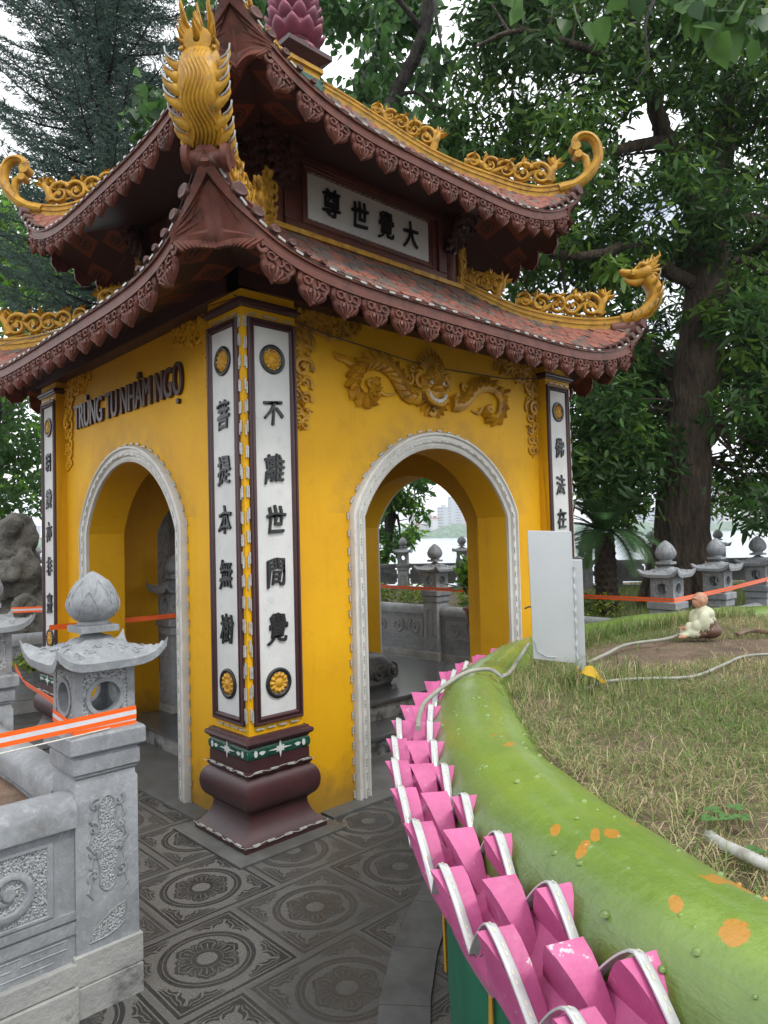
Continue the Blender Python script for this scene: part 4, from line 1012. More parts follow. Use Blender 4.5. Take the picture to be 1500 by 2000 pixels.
# light strips snaking over the petal tips
def strip(name, tier, a_from, a_to, wd=.019):
    m = MB(); dots = MB(); P = []
    n = int((a_to-a_from)/DA*24)
    for i in range(n+1):
        a = a_from+(a_to-a_from)*i/n; s = ((a-A0)/DA) % 1; s = abs(((s+.5) % 1)-.5)*2      # 0 at a tip, 1 in a valley
        r_, z = ((3.022+.004*s, 1.006-.108*s**1.3) if tier == 0 else (3.138-.016*s, .957-.112*s**1.3))
        P.append((a, r_, z))
    rows = []
    for i, (a, r_, z) in enumerate(P):
        q = Vector(polar(r_, a, z)); q2 = Vector(polar(P[min(i+1, n)][1], P[min(i+1, n)][0], P[min(i+1, n)][2])); q1 = Vector(polar(P[max(i-1, 0)][1], P[max(i-1, 0)][0], P[max(i-1, 0)][2]))
        t = (q2-q1).normalized(); rad_ = Vector((math.cos(a), math.sin(a), .25)).normalized(); nn = rad_.cross(t); nn = nn if nn.z > 0 else -nn; lat = t.cross(nn).normalized()
        hh = .0022; W = wd/2; rows.append([q+lat*W*c_+nn*h_ for c_, h_ in ((-1, 0), (-1, hh*1.4), (-.7, hh*2), (.7, hh*2), (1, hh*1.4), (1, 0))])
        if i % 3: dots.add([q+lat*W*x+t*y+nn*(hh*2+.0006) for x, y in (((-.25, -.003), (.05, -.003), (.05, .003), (-.25, .003)) if i % 6 < 3 else ((.05, -.003), (.35, -.003), (.35, .003), (.05, .003)))], [(0, 1, 2, 3)])
    m.grid(rows, 0, cv=True); o = m.build(name, LEDCASE, pl, smooth=60); dots.build('diode', mat('diode', (.60, .56, .30), (.5, .5, .4), 90, .4), o)
strip('led_strip', 0, RAD(112), RAD(205)); strip('led_strip', 2, RAD(128), RAD(205))
# ties and debris clutching the strips in the valleys
m = MB()
for tier, rr, zz in ((0, 3.005, .90), (2, 3.105, .85)):
    for i in range(-8, 12):
        a = A0+DA*(i+.5)
        for j in range(5):
            q = Vector(polar(rr+random.uniform(-.01, .02), a+random.uniform(-.004, .004), zz+random.uniform(-.01, .015)))
            d_ = Vector((random.uniform(-1, 1), random.uniform(-1, 1), random.uniform(-.3, .8)))*random.uniform(.008, .022)
            m.tube([q, q+d_*.5+Vector((0, 0, .004)), q+d_], .0012, 4)
m.build('wire_tie', WIRE, pl)
# soil and grass
SOIL = mat('soil', (.17, .115, .078), (.10, .068, .045), 4, .95, .9, 40, .02, dirt=(.20, .14, .095), dscale=7, damt=(.5, .7))
def soilz(x, y): 
    d = math.hypot(x-PC[0], y-PC[1]); return 1.0+.035*(1-(d/2.75)**2)+.008*math.sin(x*5.1+1)*math.cos(y*4.3)+.004*math.sin(x*17)*math.sin(y*15)
m = MB(); rows = [[(PC[0]+r_*math.cos(a), PC[1]+r_*math.sin(a), soilz(PC[0]+r_*math.cos(a), PC[1]+r_*math.sin(a))-(.05 if r_ > 2.7 else 0)) for a in np.linspace(0, 2*math.pi, 120, endpoint=False)] for r_ in np.linspace(.02, 2.76, 46)]
m.grid(rows, 0, cv=True); tag(m.build('soil', SOIL, smooth=180), 'brown soil mound filling the lotus planter', kind='structure')
def mv(name, cols, rough=.7, trans=.0):
    m_, t, b, oc = newmat(name); c = mixc(t, ramp(t, noise(t, 12, 4, .6, oc), .35, .65), *cols); setc(t, b, c); b.inputs['Roughness'].default_value = rough; b.inputs['Specular IOR Level'].default_value = .28
    if trans:
        tr = t.nodes.new('ShaderNodeBsdfTranslucent'); mxs = t.nodes.new('ShaderNodeMixShader'); mxs.inputs[0].default_value = trans
        tcl = mixc(t, .5, c, tuple(min(1, q*2.2) for q in cols[1])); t.links.new(tcl.o, tr.inputs[0]); t.links.new(b.outputs[0], mxs.inputs[1]); t.links.new(tr.outputs[0], mxs.inputs[2])
        t.links.new(mxs.outputs[0], t.nodes['Material Output'].inputs[0])
    return m_
GR = [mv('grass_dry', ((.50, .44, .26), (.38, .32, .17)), .7, .3), mv('grass_straw', ((.34, .28, .16), (.25, .20, .11)), .8, .2), mv('grass_green', ((.13, .20, .05), (.18, .25, .07)), .6, .3), mv('grass_dark', ((.055, .10, .025), (.08, .13, .03)), .6, .2)]
def grass(name, pts, label, hmin, hmax, wid, lean, mix, mats=GR):
    n = len(pts); P = np.array(pts); h = rng.uniform(hmin, hmax, n)*(.6+.8*rng.random(n)); az = rng.uniform(0, 2*np.pi, n); ln = rng.uniform(.2, 1, n)*lean*np.where(rng.random(n) < .45, 1.6, 1.0)
    d = np.stack([np.cos(az), np.sin(az), np.zeros(n)], 1); s = np.stack([-np.sin(az+rng.normal(size=n)*.8), np.cos(az), np.zeros(n)], 1)*(wid*rng.uniform(.6, 1.3, n))[:, None]
    up = np.array([0, 0, 1.0]); H = h[:, None]; Ln = (h*ln)[:, None]
    b0, b1 = P-s, P+s; m0 = P+up*H*.55+d*Ln*.35-s*.8; m1 = m0+s*1.6; tp = P+up*H*(1-.35*ln[:, None]).clip(.25, 1)+d*Ln; tp2 = tp+s*.15
    V = np.stack([b0, b1, m0, m1, tp, tp2], 1).reshape(-1, 3); base = np.array([[0, 1, 3, 2], [2, 3, 5, 4]]); Fq = (np.arange(n)[:, None, None]*6+base[None]).reshape(-1, 4)
    px = P[:, 0]; py = P[:, 1]; g = .5+.5*np.sin(px*2.3+1)*np.cos(py*2.9+.5)+.25*rng.normal(size=n); r_ = rng.random(n)
    mi = np.where(r_ < mix[0], 0, np.where(r_ < mix[0]+mix[1], 1, 2)); mi = np.where((g > .72) & (rng.random(n) < mix[2]), 2, mi); mi = np.where((mi == 2) & (rng.random(n) < .35), 3, mi)
    return tag(cards(name, mats, None, V, Fq, np.repeat(mi, 2).astype(np.int32)), label, kind='stuff')
pts = []
bare = [(1.45, -1.75, .62, .30), (.95, -1.72, .3, .12)]
for i in range(230000):
    r_ = 2.745*math.sqrt(random.random()); a = random.uniform(RAD(55), RAD(190)); x, y = PC[0]+r_*math.cos(a), PC[1]+r_*math.sin(a)
    q = Vector((x-CAM[0], y-CAM[1])); 
    if q.length < .6: continue
    an = math.degrees(math.atan2(q.y, q.x)); 
    if not 8 < an < 66: continue
    if any(((x-bx)*.79+(y-by)*-.61)**2/(ra*ra)+((x-bx)*.61+(y-by)*.79)**2/(rb*rb) < random.uniform(.6, 1.2) for bx, by, ra, rb in bare) and random.random() < .93: continue
    if math.sin(x*6+y*3)*math.cos(y*7-x) > .55 and random.random() < .5: continue
    dens = min(1, 2.6/max(q.length, .8)) ; 
    if random.random() > dens*.62: continue
    pts.append((x, y, soilz(x, y)-.004))
grass('grass', pts, 'dry straw-coloured and green grass covering the planter soil', .018, .052, .0010, 1.8, (.36, .22, .9))
pts = []
for i in range(5000):     # taller tufts round the sign foot and along the far edge
    if i < 1500: a = random.uniform(0, 6.28); r_ = .34*random.random(); x, y = .36+r_*math.cos(a)*1.2, -1.72+r_*math.sin(a)
    else: a = random.uniform(RAD(62), RAD(112)); r_ = random.uniform(2.58, 2.76); x, y = PC[0]+r_*math.cos(a), PC[1]+r_*math.sin(a)
    if math.hypot(x-PC[0], y-PC[1]) > 2.76: continue
    pts.append((x, y, soilz(x, y)))
grass('grass', pts, 'taller green grass tufts at the sign foot and far planter edge', .05, .11, .0014, .9, (.22, .12, .9))
# clover leaves, fallen leaf
CLOV = mv('clover', ((.05, .13, .03), (.08, .18, .045)), .5, .25)
base_pts = [on for on in [(1395, 1585), (1420, 1600), (1440, 1580), (1385, 1602), (1452, 1600), (1475, 1665)]]
def onz(u, v, z):
    q = FW*FPX+RT*(u-750)+UP*(1000-v); t = (z-CAM[2])/q[2]; return Vector(CAM+q*t)
m = MB()
for j, (u, v) in enumerate(base_pts):
    p = onz(u, v, 1.03)
    for kx in range(3):
        a0 = kx*2.09+j; c = p+Vector((.010*math.cos(a0), .010*math.sin(a0), .004)); vs = [c+Vector((.010*math.cos(q), .010*math.sin(q), .002*math.sin(q*2))) for q in np.linspace(0, 6.28, 9)[:-1]]
        m.add(vs, [tuple(range(8))])
    m.tube([p-Vector((0, 0, .04)), p], .0012, 4)
tag(m.build('clover_plant', CLOV), 'small patch of round green clover leaves in the dry grass near the planter rim', 'clover')
p = onz(1160, 1340, 1.035); m = MB()
T = Matrix.Translation(p+Vector((0, 0, .03))) @ Matrix.Rotation(RAD(-43), 4, 'Z') @ Matrix.Rotation(RAD(35), 4, 'X') @ Matrix.Rotation(RAD(20), 4, 'Y')
rows = []
for i in range(13):
    t = i/12; w_ = .030*math.sin(math.pi*min(1, t*1.0)**.75)**.8*(1 if t < .97 else .3)+.0004; rows.append([(-.055+.11*t, w_*s, .012*abs(s)+.016*math.sin(t*5)) for s in (-1, -.5, 0, .5, 1)])
m.grid(rows, 0, T); m.tube([T @ Vector(q) for q in [(-.055, 0, 0), (-.075, 0, .012), (-.085, .004, .03)]], .0018, 5)
tag(m.build('fallen_leaf', mv('yellow_leaf', ((.62, .42, .02), (.50, .30, .015)), .45, .3), smooth=80), 'curled bright yellow leaf lying on the grass at the foot of the sign post', 'leaf')
# ------------------------------------------------------------------ sign seen from behind
METAL = mat('silver_paint', (.50, .52, .54), (.44, .46, .48), 3, .38, .2, 25, .002, dirt=(.30, .28, .25), dscale=11, damt=(.66, .74), metal=.35)
sg = thing('sign', 'blank silver back of a metal sign on a square post in the planter grass', 'sign', tuple(onz(1130, 1318, 1.02)))
ps = onz(1130, 1318, 1.02)
MS = Matrix.Identity(4)
for i in range(3): MS[i][0], MS[i][1], MS[i][2], MS[i][3] = RT[i]*.98, [FW[0], FW[1], 0][i], (0, 0, 1)[i], ps[i]
D_ = 2.86; px = D_/FPX
m = MB(); m.box(-.012, .032, -.002, .042, -.06, .468, 0, MS); m.build('post', METAL, sg, bevel=.003)
m = MB(); m.add([], [])
x0, x1, z0, z1 = -(1130-1037)*px, -(1130-1123)*px, (1318-1288)*px, (1318-1037)*px
P = []
for cx, cz, a0 in ((x1-.004, z0+.004-.012, -90), (x1-.004, z1-.006, 0), (x0+.004, z1-.003, 90), (x0+.012, z0+.010, 180)):
    for i in range(5): a = RAD(a0+i*22.5); P.append((cx+.006*math.cos(a), cz+.006*math.sin(a)))
m.extr(P, -.016, -.006, 0, MS); pn = m.build('panel', METAL, sg, bevel=.0015)
m = MB(); m.tube([MS @ Vector(q) for q in [(x0+.012, -.018, z0+.08), (x0+.022, -.019, z0+.035), (x0+.06, -.019, z0+.014), (x0+.10, -.018, z0+.012)]], .0022, 5)
m.tube([MS @ Vector((-.008+.002*math.sin(i*2.3), -.016, z0+(z1-z0)*.72*i/30)) for i in range(31)], [.005+.002*math.sin(i*1.7) for i in range(31)], 6); m.build('weld_bead', METAL, pn, smooth=60)
m = MB(); m.tube([MS @ Vector(q) for q in [(.0, .02, .462), (.02, .015, .474), (.042, .01, .470)]], [.016, .008, .003], 6); m.tube([MS @ Vector(q) for q in [(x0-.022, 0, .268), (x0-.006, 0, .275), (x0+.01, 0, .276)]], .0035, 5); m.build('bracket', WIRE, sg)
# ------------------------------------------------------------------ monk figurine
fp = onz(1375, 1246, 1.03)
MFG = Matrix.Translation(fp) @ Matrix.Rotation(_y+math.pi/2, 4, 'Z') @ Matrix.Scale(1.12, 4)     # local x: towards photo left, y towards the camera
def blobmesh(parts, vox):
    bm = bmesh.new()
    for (c, r_) in parts:
        g = bmesh.ops.create_uvsphere(bm, u_segments=16, v_segments=10, radius=1)
        bmesh.ops.scale(bm, vec=r_, verts=g['verts']); bmesh.ops.translate(bm, vec=c, verts=g['verts'])
    me = bpy.data.meshes.new('b'); bm.to_mesh(me); bm.free(); return me
def remeshed(name, parts, vox, material, parent, Mx):
    me = blobmesh(parts, vox); o = bpy.data.objects.new(name, me); C.objects.link(o); md = o.modifiers.new('r', 'REMESH'); md.mode = 'VOXEL'; md.voxel_size = vox; md.use_smooth_shade = True
    sm = o.modifiers.new('s', 'SMOOTH'); sm.iterations = 4; sm.factor = .6
    dg = bpy.context.evaluated_depsgraph_get(); me2 = bpy.data.meshes.new_from_object(o.evaluated_get(dg)); C.objects.unlink(o); bpy.data.objects.remove(o)
    me2.transform(Mx); me2.materials.clear(); return finish(me2, name, material, parent, smooth=180)
fig = thing('monk_figurine', 'small seated bald monk figurine in a white and brown robe on bare soil', 'figurine', tuple(fp))
SKIN = mat('painted_skin', (.46, .24, .15), (.40, .20, .12), 20, .45, .1, 60)
def robe_mat():
    m_, t, b, oc = newmat('worn_robe'); sp = t.nodes.new('ShaderNodeSeparateXYZ'); t.links.new(oc, sp.inputs[0])
    lx = (N(t, sp.outputs[0])-fp.x)*float(-RT[0])+(N(t, sp.outputs[1])-fp.y)*float(-RT[1])
    f = ramp(t, (N(t, sp.outputs[2])-fp.z)*11+(noise(t, 45, 6, .75, oc)-.5)*2.6+lx*9, .72, .80); c = mixc(t, f, (.11, .055, .035), (.50, .51, .36)); setc(t, b, c); bumpn(t, b, noise(t, 60, 4, .6, oc), .6, .003); b.inputs['Roughness'].default_value = .55; return m_
remeshed('robe', [((.0, 0, .065), (.060, .060, .065)), ((-.025, 0, .035), (.055, .065, .038)), ((.045, .025, .028), (.055, .035, .028)), ((.045, -.03, .028), (.055, .035, .028)), ((-.005, 0, .115), (.044, .056, .034)), ((.02, .050, .085), (.026, .020, .045)), ((.045, .045, .062), (.030, .018, .030)), ((.02, -.050, .085), (.026, .020, .045)), ((.075, .02, .045), (.022, .022, .035)), ((.095, .02, .020), (.030, .028, .014)), ((.0, 0, .14), (.020, .022, .018))], .005, robe_mat(), fig, MFG)
remeshed('head', [((.010, 0, .178), (.034, .029, .036)), ((.026, 0, .163), (.022, .022, .022)), ((.044, 0, .172), (.006, .005, .007)), ((.012, .029, .172), (.008, .005, .014)), ((.012, -.029, .172), (.008, .005, .014)), ((.006, 0, .148), (.016, .017, .016)), ((.036, 0, .186), (.012, .022, .006))], .0028, SKIN, fig, MFG)
remeshed('hand', [((.100, .018, .050), (.016, .012, .010)), ((.116, .012, .052), (.010, .003, .003)), ((.117, .019, .052), (.011, .003, .003)), ((.115, .026, .051), (.010, .003, .003)), ((.105, .030, .056), (.006, .003, .006))], .0022, SKIN, fig, MFG)
remeshed('foot', [((.118, .045, .014), (.020, .012, .010)), ((.134, .045, .012), (.008, .010, .006))], .003, SKIN, fig, MFG)
# ------------------------------------------------------------------ hoses
HOSE = mat('pale_hose', (.30, .295, .25), (.22, .215, .18), 20, .5, .3, 40, dirt=(.2, .19, .15), dscale=9, damt=(.55, .7))
def hose(pts, r_, label, name='hose', ribs=False, material=None):
    V = [Vector(p) for p in pts]; Q = []
    for i in range(len(V)-1):
        p0, p1, p2, p3 = V[max(i-1, 0)], V[i], V[i+1], V[min(i+2, len(V)-1)]; n_ = max(4, int((p2-p1).length/(.004 if ribs else .03)))
        for j in range(n_):
            t = j/n_; Q.append(.5*((2*p1)+(p2-p0)*t+(2*p0-5*p1+4*p2-p3)*t*t+(3*p1-p0-3*p2+p3)*t**3))
    Q.append(V[-1]); m = MB(); m.tube(Q, [r_*(1+(.10 if (i % 2) else -.06)*(1 if ribs else 0)) for i in range(len(Q))], 10)
    return tag(m.build(name, material or HOSE, smooth=70), label, 'hose')
hose([polar(2.80, RAD(108), 1.06), onz(990, 1318, 1.055), onz(955, 1307, 1.07), onz(905, 1316, 1.06), polar(3.03, RAD(127.5), 1.01), polar(3.055, RAD(131), 1.0), polar(3.06, RAD(135), 1.0)], .0085, 'pale hose draped across the green planter rim towards the petals')
hose([onz(1146, 1295, 1.03), onz(1185, 1277, 1.04), onz(1225, 1259, 1.045), onz(1300, 1250, 1.045)+Vector((0, 0, .005)), onz(1330, 1238, 1.045)], .008, 'pale hose curving along the far inner edge of the planter')
hose([onz(1146, 1345, 1.03), onz(1180, 1332, 1.035), onz(1250, 1326, 1.035), onz(1350, 1322, 1.035), onz(1410, 1300, 1.04), onz(1450, 1283, 1.04), onz(1500, 1278, 1.04), onz(1560, 1280, 1.04)], .0065, 'thin pale ribbed conduit lying across the grass behind the sign post', 'conduit', True)
hose([onz(1385, 1632, 1.0), onz(1415, 1652, 1.018), onz(1460, 1672, 1.030), onz(1500, 1690, 1.030), onz(1560, 1712, 1.03)], .0105, 'white corrugated conduit in the near grass at the right edge', 'conduit', True, mat('white_conduit', (.42, .42, .39), (.33, .33, .30), 30, .5, .2, 50, dirt=(.2, .18, .14), dscale=12, damt=(.55, .7)))
hose([onz(1440, 1240, 1.03), onz(1470, 1232, 1.04), onz(1520, 1240, 1.04)], .012, 'brown hose resting on the bare soil behind the figurine', 'hose', False, mat('brown_hose', (.16, .10, .07), (.11, .07, .05), 9))
# ------------------------------------------------------------------ stone lantern posts
def carved_panel(m, x0, x1, z0, z1, M, seed, mi_frame=0, mi_peck=1, d=0):
    "ogee cartouche of pecked ground edged by flowing leaves, on the local y = d plane facing -y"
    cx, hz = (x0+x1)/2, (z1-z0)/2; cz = (z0+z1)/2; hw = (x1-x0)/2; P = []
    for i in range(40):
        a = 2*math.pi*i/40; t = math.sin(a); wv = hw*(.62+.22*math.cos(t*7.0)+.08*math.sin(t*13+seed)); P.append((cx+wv*math.cos(a)*(1-.25*abs(t)**3), cz+hz*.92*t))
    m.extr(P, d-.001, d-.0015, mi_peck, M)
    for i in range(40): 
        pass
    m.tube([(x, d-.002, z) for x, z in P]+[(P[0][0], d-.002, P[0][1])], .0028, 5, mi_frame, M)
    for s in (-1, 1):
        for j in range(4):
            z = cz+hz*(.78-.45*j); x = cx+s*hw*(.55+.12*(j % 2)); curl(m, x, z, hw*.28, 1.1, 1+j, hw*.09, M, s*(1 if j % 2 else -1), d-.002, .45, 14)
            m.tube([(x+s*hw*.15, d-.001, z-hw*.2), (x+s*hw*.30, d-.003, z-hw*.7), (x+s*hw*.05, d-.001, z-hw*1.1)], [.003, .005, .002], 5, mi_frame, M)
def make_lantern_post():
    r = thing('stone_lantern_post', 'x', 'lantern post')
    H = [Matrix.Rotation(math.pi/2*k, 4, 'Z') for k in range(4)]
    m = MB(); m.sqring([(0, -.02), (0, .10), (-.003, .102), (-.003, .106), (0, .108), (0, .205), (-.006, .209)], .120); m.build('plinth', STONE_W, r, bevel=.002)
    m = MB(); m.sqring([(0, .205), (0, .765), (-.006, .775), (-.006, .79), (-.02, .80)], .110)
    for M_ in H:
        rows = []
        x0, x1, z0, z1 = -.075, .075, .375, .735
        carved_panel(m, -.072, .072, .38, .735, M_, 1, 0, 1, -.110); 
        q = [(-.055, .27), (-.02, .30), (.02, .325), (.06, .335), (.06, .30), (.05, .285), (.06, .27), (.03, .25), (-.01, .238), (-.065, .235), (-.06, .255)]
        m.extr(q, -.111, -.1115, 1, M_); m.tube([(x, -.112, z) for x, z in q+q[:1]], .0025, 5, 0, M_)
    m.build('shaft', [STONE, PECK], r, smooth=40)
    m = MB(); m.sqring([(-.022, .79), (.0, .798), (.0, .806), (.008, .812), (.008, .862), (.0, .868), (.0, .872), (.020, .880), (.024, .886), (.024, .936), (.018, .945), (-.002, .948)], .110); m.build('cap', STONE, r, bevel=.002)
    bx = MB(); h = .106; z0, z1 = .948, 1.185; zc = 1.062; R = .053; n = 32
    for M_ in H:
        ring = [(R*math.cos(2*math.pi*i/n), zc+R*math.sin(2*math.pi*i/n)) for i in range(n)]
        def sq(a, hw, hz0, hz1):
            c_, s_ = math.cos(a), math.sin(a); t = min(hw/max(abs(c_), 1e-6), (hz1 if s_ > 0 else hz0)/max(abs(s_), 1e-6)); return (t*c_, zc+t*s_)
        angs = [2*math.pi*i/n for i in range(n)]
        o_ = [sq(a, h, zc-z0, z1-zc) for a in angs]; fr = [(R*1.28*math.cos(a), zc+R*1.28*math.sin(a)) for a in angs]; pk = [sq(a, .078, .085, .098) for a in angs]
        bx.grid([[(x, -h, z) for x, z in o_], [(x, -h, z) for x, z in pk], ], 0, M_, cv=True)
        bx.grid([[(x, -h, z) for x, z in pk], [(x, -h+.003, z) for x, z in pk], [(x, -h+.003, z) for x, z in fr], ], 1, M_, cv=True)
        bx.grid([[(x, -h+.003, z) for x, z in fr], [(x, -h-.002, z) for x, z in fr], [(x, -h-.002, z) for x, z in ring], [(x, -h+.032, z) for x, z in ring]], 0, M_, cv=True)
        i2 = [sq(a, h-.03, zc-z0, z1-zc) for a in angs]; bx.grid([[(x, -h+.032, z) for x, z in ring], [(x, -h+.032, z) for x, z in i2]], 0, M_, cv=True)
        bx.add([(-h, -h, z0), (h, -h, z0), (h, -h+.001, z0), (-h, -h+.001, z0)], [(0, 1, 2, 3)], 0, M_)
        for cx_ in (-h, h):      # fill corners between the radial grid and the square
            pass
    me_ = bx.build('lantern_box', [STONE, PECK], r, smooth=30)
    m = MB(); hh = .185
    def zr(x, y):
        q = max(abs(x), abs(y))/hh; p_ = min(abs(x), abs(y))/hh
        return 1.300-.105*q**.75+.052*(q**5)*(p_/max(q, .001))**5*1.25+.006*math.sin(x*95)*math.cos(y*95)*(q < .9)
    G = 26; g = [[(hh*math.copysign(abs(-1+2*i/G)**.9, -1+2*i/G), hh*math.copysign(abs(-1+2*j/G)**.9, -1+2*j/G)) for j in range(G+1)] for i in range(G+1)]
    top = [[(x*(1+.05*(abs(y)/hh)**4), y*(1+.05*(abs(x)/hh)**4), zr(x, y)) for x, y in row] for row in g]
    bot = [[(x*.985, y*.985, zr(x, y)*0+1.172+(z-1.195)*(1 if max(abs(x), abs(y)) > .14 else 0)*.9-.004) for x, y, z in row] for row in top]
    m.grid(top, 0); m.grid(bot, 0, flip=True)
    for a_, b_ in (([r_[0] for r_ in top], [r_[0] for r_ in bot]), ([r_[-1] for r_ in bot], [r_[-1] for r_ in top]), (bot[0], top[0]), (top[-1], bot[-1])): m.grid([a_, b_], 0)
    for M_ in H:
        for sx in (-1, 1):
            for (cx_, cy_, rr) in ((.055, -.12, .022), (.10, -.145, .020), (.02, -.095, .016)):
                P = [(sx*(cx_+rr*(1-t*.8)*math.cos(t*8)), cy_+rr*(1-t*.8)*math.sin(t*8)) for t in np.linspace(0, 1, 14)]
                m.tube([(x, y, zr(x, y)+.001) for x, y in P], .0028, 5, 0, M_)
    m.build('lantern_roof', STONE, r, smooth=45)
    m = MB(); m.sqring([(0, 1.285), (0, 1.306), (-.004, 1.308)], .068); m.lathe([(.052, 1.305), (.056, 1.312), (.052, 1.322), (.048, 1.326)], 28)
    prof = [(.046, 1.322), (.062, 1.330), (.080, 1.350), (.089, 1.378), (.086, 1.405), (.073, 1.436), (.054, 1.463), (.034, 1.482), (.014, 1.496), (.001, 1.502)]
    def pm(a, z):
        k = (z-1.32)/.18; ph = 0 if k < .45 else .5; return 1+.045*abs(math.cos(a*3+ph*math.pi))**.6-.03*(1 if k > .45 else 0)
    m.lathe(prof, 72, mod=pm)
    for i in range(6):      # overlapping petal outlines on the bud
        a0 = math.pi/3*i
        for z_, hgt, wd, ph in ((1.335, .095, .50, 0), (1.385, .085, .42, math.pi/6)):
            P = []
            for t in np.linspace(-1, 1, 15):
                z = z_+hgt*(1-abs(t)**1.5); a = a0+ph+t*wd; rr = interp(z, [(zz, q) for q, zz in prof])*pm(a, z)+.002; P.append(((rr-.0015)*math.cos(a), (rr-.0015)*math.sin(a), z))
            m.tube(P, .0026, 5)
    m.build('lotus_bud', STONE, r, smooth=60)
    return r
LP = make_lantern_post(); lantern_used = False
def lantern(x, y, label, z=0, s=1.0, rz=0):
    global lantern_used
    o = LP if not lantern_used else copy_tree(LP); lantern_used = True
    o.location = (x, y, z); o.scale = (s, s, s); o.rotation_euler = (0, 0, rz); tag(o, label, 'lantern post', 'carved stone lantern posts'); return o
NB = .875-(-.60)
lantern(-1.03, -.60, 'nearest grey stone lantern post, wrapped in orange tape in the left foreground')
lantern(-1.03, .875, 'grey lantern post cut off by the left edge of the photo, behind the nearest one')
lantern(-2.50, -.60, 'lantern post at the far end of the near carved fence, beyond the left edge')
lantern(4.30, -.27, 'lantern post at the bed corner, where the tape turns, nearest right of the sign')
lantern(5.45, -.27, 'second lantern post right of the sign, in front of the thick tree trunk')
lantern(6.62, -.27, 'third lantern post right of the sign, partly cut by the right edge')
lantern(4.30, 2.60, 'lantern post framed in the middle of the right archway')
lantern(4.30, 1.17, 'lantern post out of sight behind the right wall, between archway and sign')
lantern(7.8, -.27, 'lantern post beyond the right edge of the photo')
# ------------------------------------------------------------------ carved stone fences
def fence(p0, p1, label, z=0, seed=0, low=False, group='carved stone fence panels'):
    p0, p1 = Vector((*p0, z)), Vector((*p1, z)); L = (p1-p0).length; d = (p1-p0).normalized(); nrm = Vector((-d.y, d.x, 0))
    M_ = Matrix.Identity(4)
    for i in range(3): M_[i][0], M_[i][1], M_[i][2], M_[i][3] = d[i], nrm[i], (0, 0, 1)[i], p0[i]
    r = thing('stone_fence', label, 'fence', tuple(p0), group)
    m = MB(); sec = [(-.072, .645), (-.072, .700), (-.060, .727), (-.03, .748), (0, .754), (.03, .748), (.060, .727), (.072, .700), (.072, .645)]
    m.grid([[(x, y, zz) for y, zz in sec] for x in (0, L)], 0, M_, cv=True); m.build('coping', STONE, r, smooth=50)
    m = MB(); m.box(0, L, -.045, .045, .19, .65, 0, M_)
    for f in (-1, 1):
        MF = M_ if f == -1 else M_ @ Matrix.Translation((L, 0, 0)) @ Matrix.Rotation(math.pi, 4, 'Z')
        e = .07
        rows = [[(e+a, y, .365+a*.6), (L-e-a, y, .365+a*.6), (L-e-a, y, .61-a*.6), (e+a, y, .61-a*.6)] for a, y in ((0, -.046), (.004, -.052), (.016, -.052), (.022, -.047))]
        m.grid(rows, 0, MF, cv=True); m.extr([(e+.02, .38), (L-e-.02, .38), (L-e-.02, .597), (e+.02, .597)], -.0455, -.0465, 1, MF)
        m.box(.0, L, -.056, -.045, .335, .36, 0, MF); m.box(0, L, -.052, -.045, .285, .325, 0, MF)
        for j in range(3):
            zz = .27-.028*j; x = .03+.05*j
            while x < L-.05: w_ = .16+.08*((j*7+int(x*10)) % 3); m.tube([(x, -.045, zz), (min(x+w_, L-.03), -.045, zz)], .0028, 4, 0, MF); x += w_+.03
        R_ = random.Random(seed+f); n_ = max(1, int(L/.27))
        for i in range(n_):
            cx = e+(L-2*e)*(i+.5)/n_; s = 1 if i % 2 else -1
            curl(m, cx, .487, .085, 1.6, 2.2 if s > 0 else .9, .020, MF, s, -.050, .7)
            curl(m, cx, .487, .098, 1.15, 2.2 if s > 0 else .9, .008, MF, s, -.049, .6)
            for q in range(5): leaf2(m, cx-s*.06-s*.02*q, .44+.018*q, math.pi/2+s*(1.1-.42*q), .085, .036, MF, -.048, .006)
            curl(m, cx-s*.13, .45, .035, 1.2, 1, .010, MF, -s, -.049, .5)
    m.build('carved_panel', [STONE, PECK], r, smooth=45)
    m = MB(); m.box(0, L, -.075, .075, -.02, .115, 0, M_); m.box(0, L, -.066, .066, .118, .192, 0, M_); m.build('base_course', STONE_W, r, bevel=.004)
    return r
h_ = .108
fence((-1.03-h_, -.655), (-2.50+h_, -.655), 'near carved fence panel with scroll relief, left of the nearest lantern post', seed=1)
fence((-1.075, -.60+h_), (-1.075, .875-h_), 'fence between the nearest lantern post and the one behind it', seed=2)
fence((4.30, 1.17+h_), (4.30, 2.60-h_), 'fence panel seen through the right archway, right of the lantern post', seed=3)
fence((4.30, 2.60+h_), (4.30, 4.03), 'fence panel seen through the right archway, left of the lantern post', seed=4)
fence((4.30, -.27+h_), (4.30, 1.17-h_), 'fence panel of the garden bed hidden behind the right part of the pavilion', seed=5)
fence((4.30+h_, -.27), (5.45-h_, -.27), 'fence panel between first and second lantern posts right of the sign', seed=6)
fence((5.45+h_, -.27), (6.62-h_, -.27), 'fence panel between second and third lantern posts right of the sign', seed=7)
fence((6.62+h_, -.27), (7.8-h_, -.27), 'fence panel beyond the third lantern post at the right edge', seed=8)
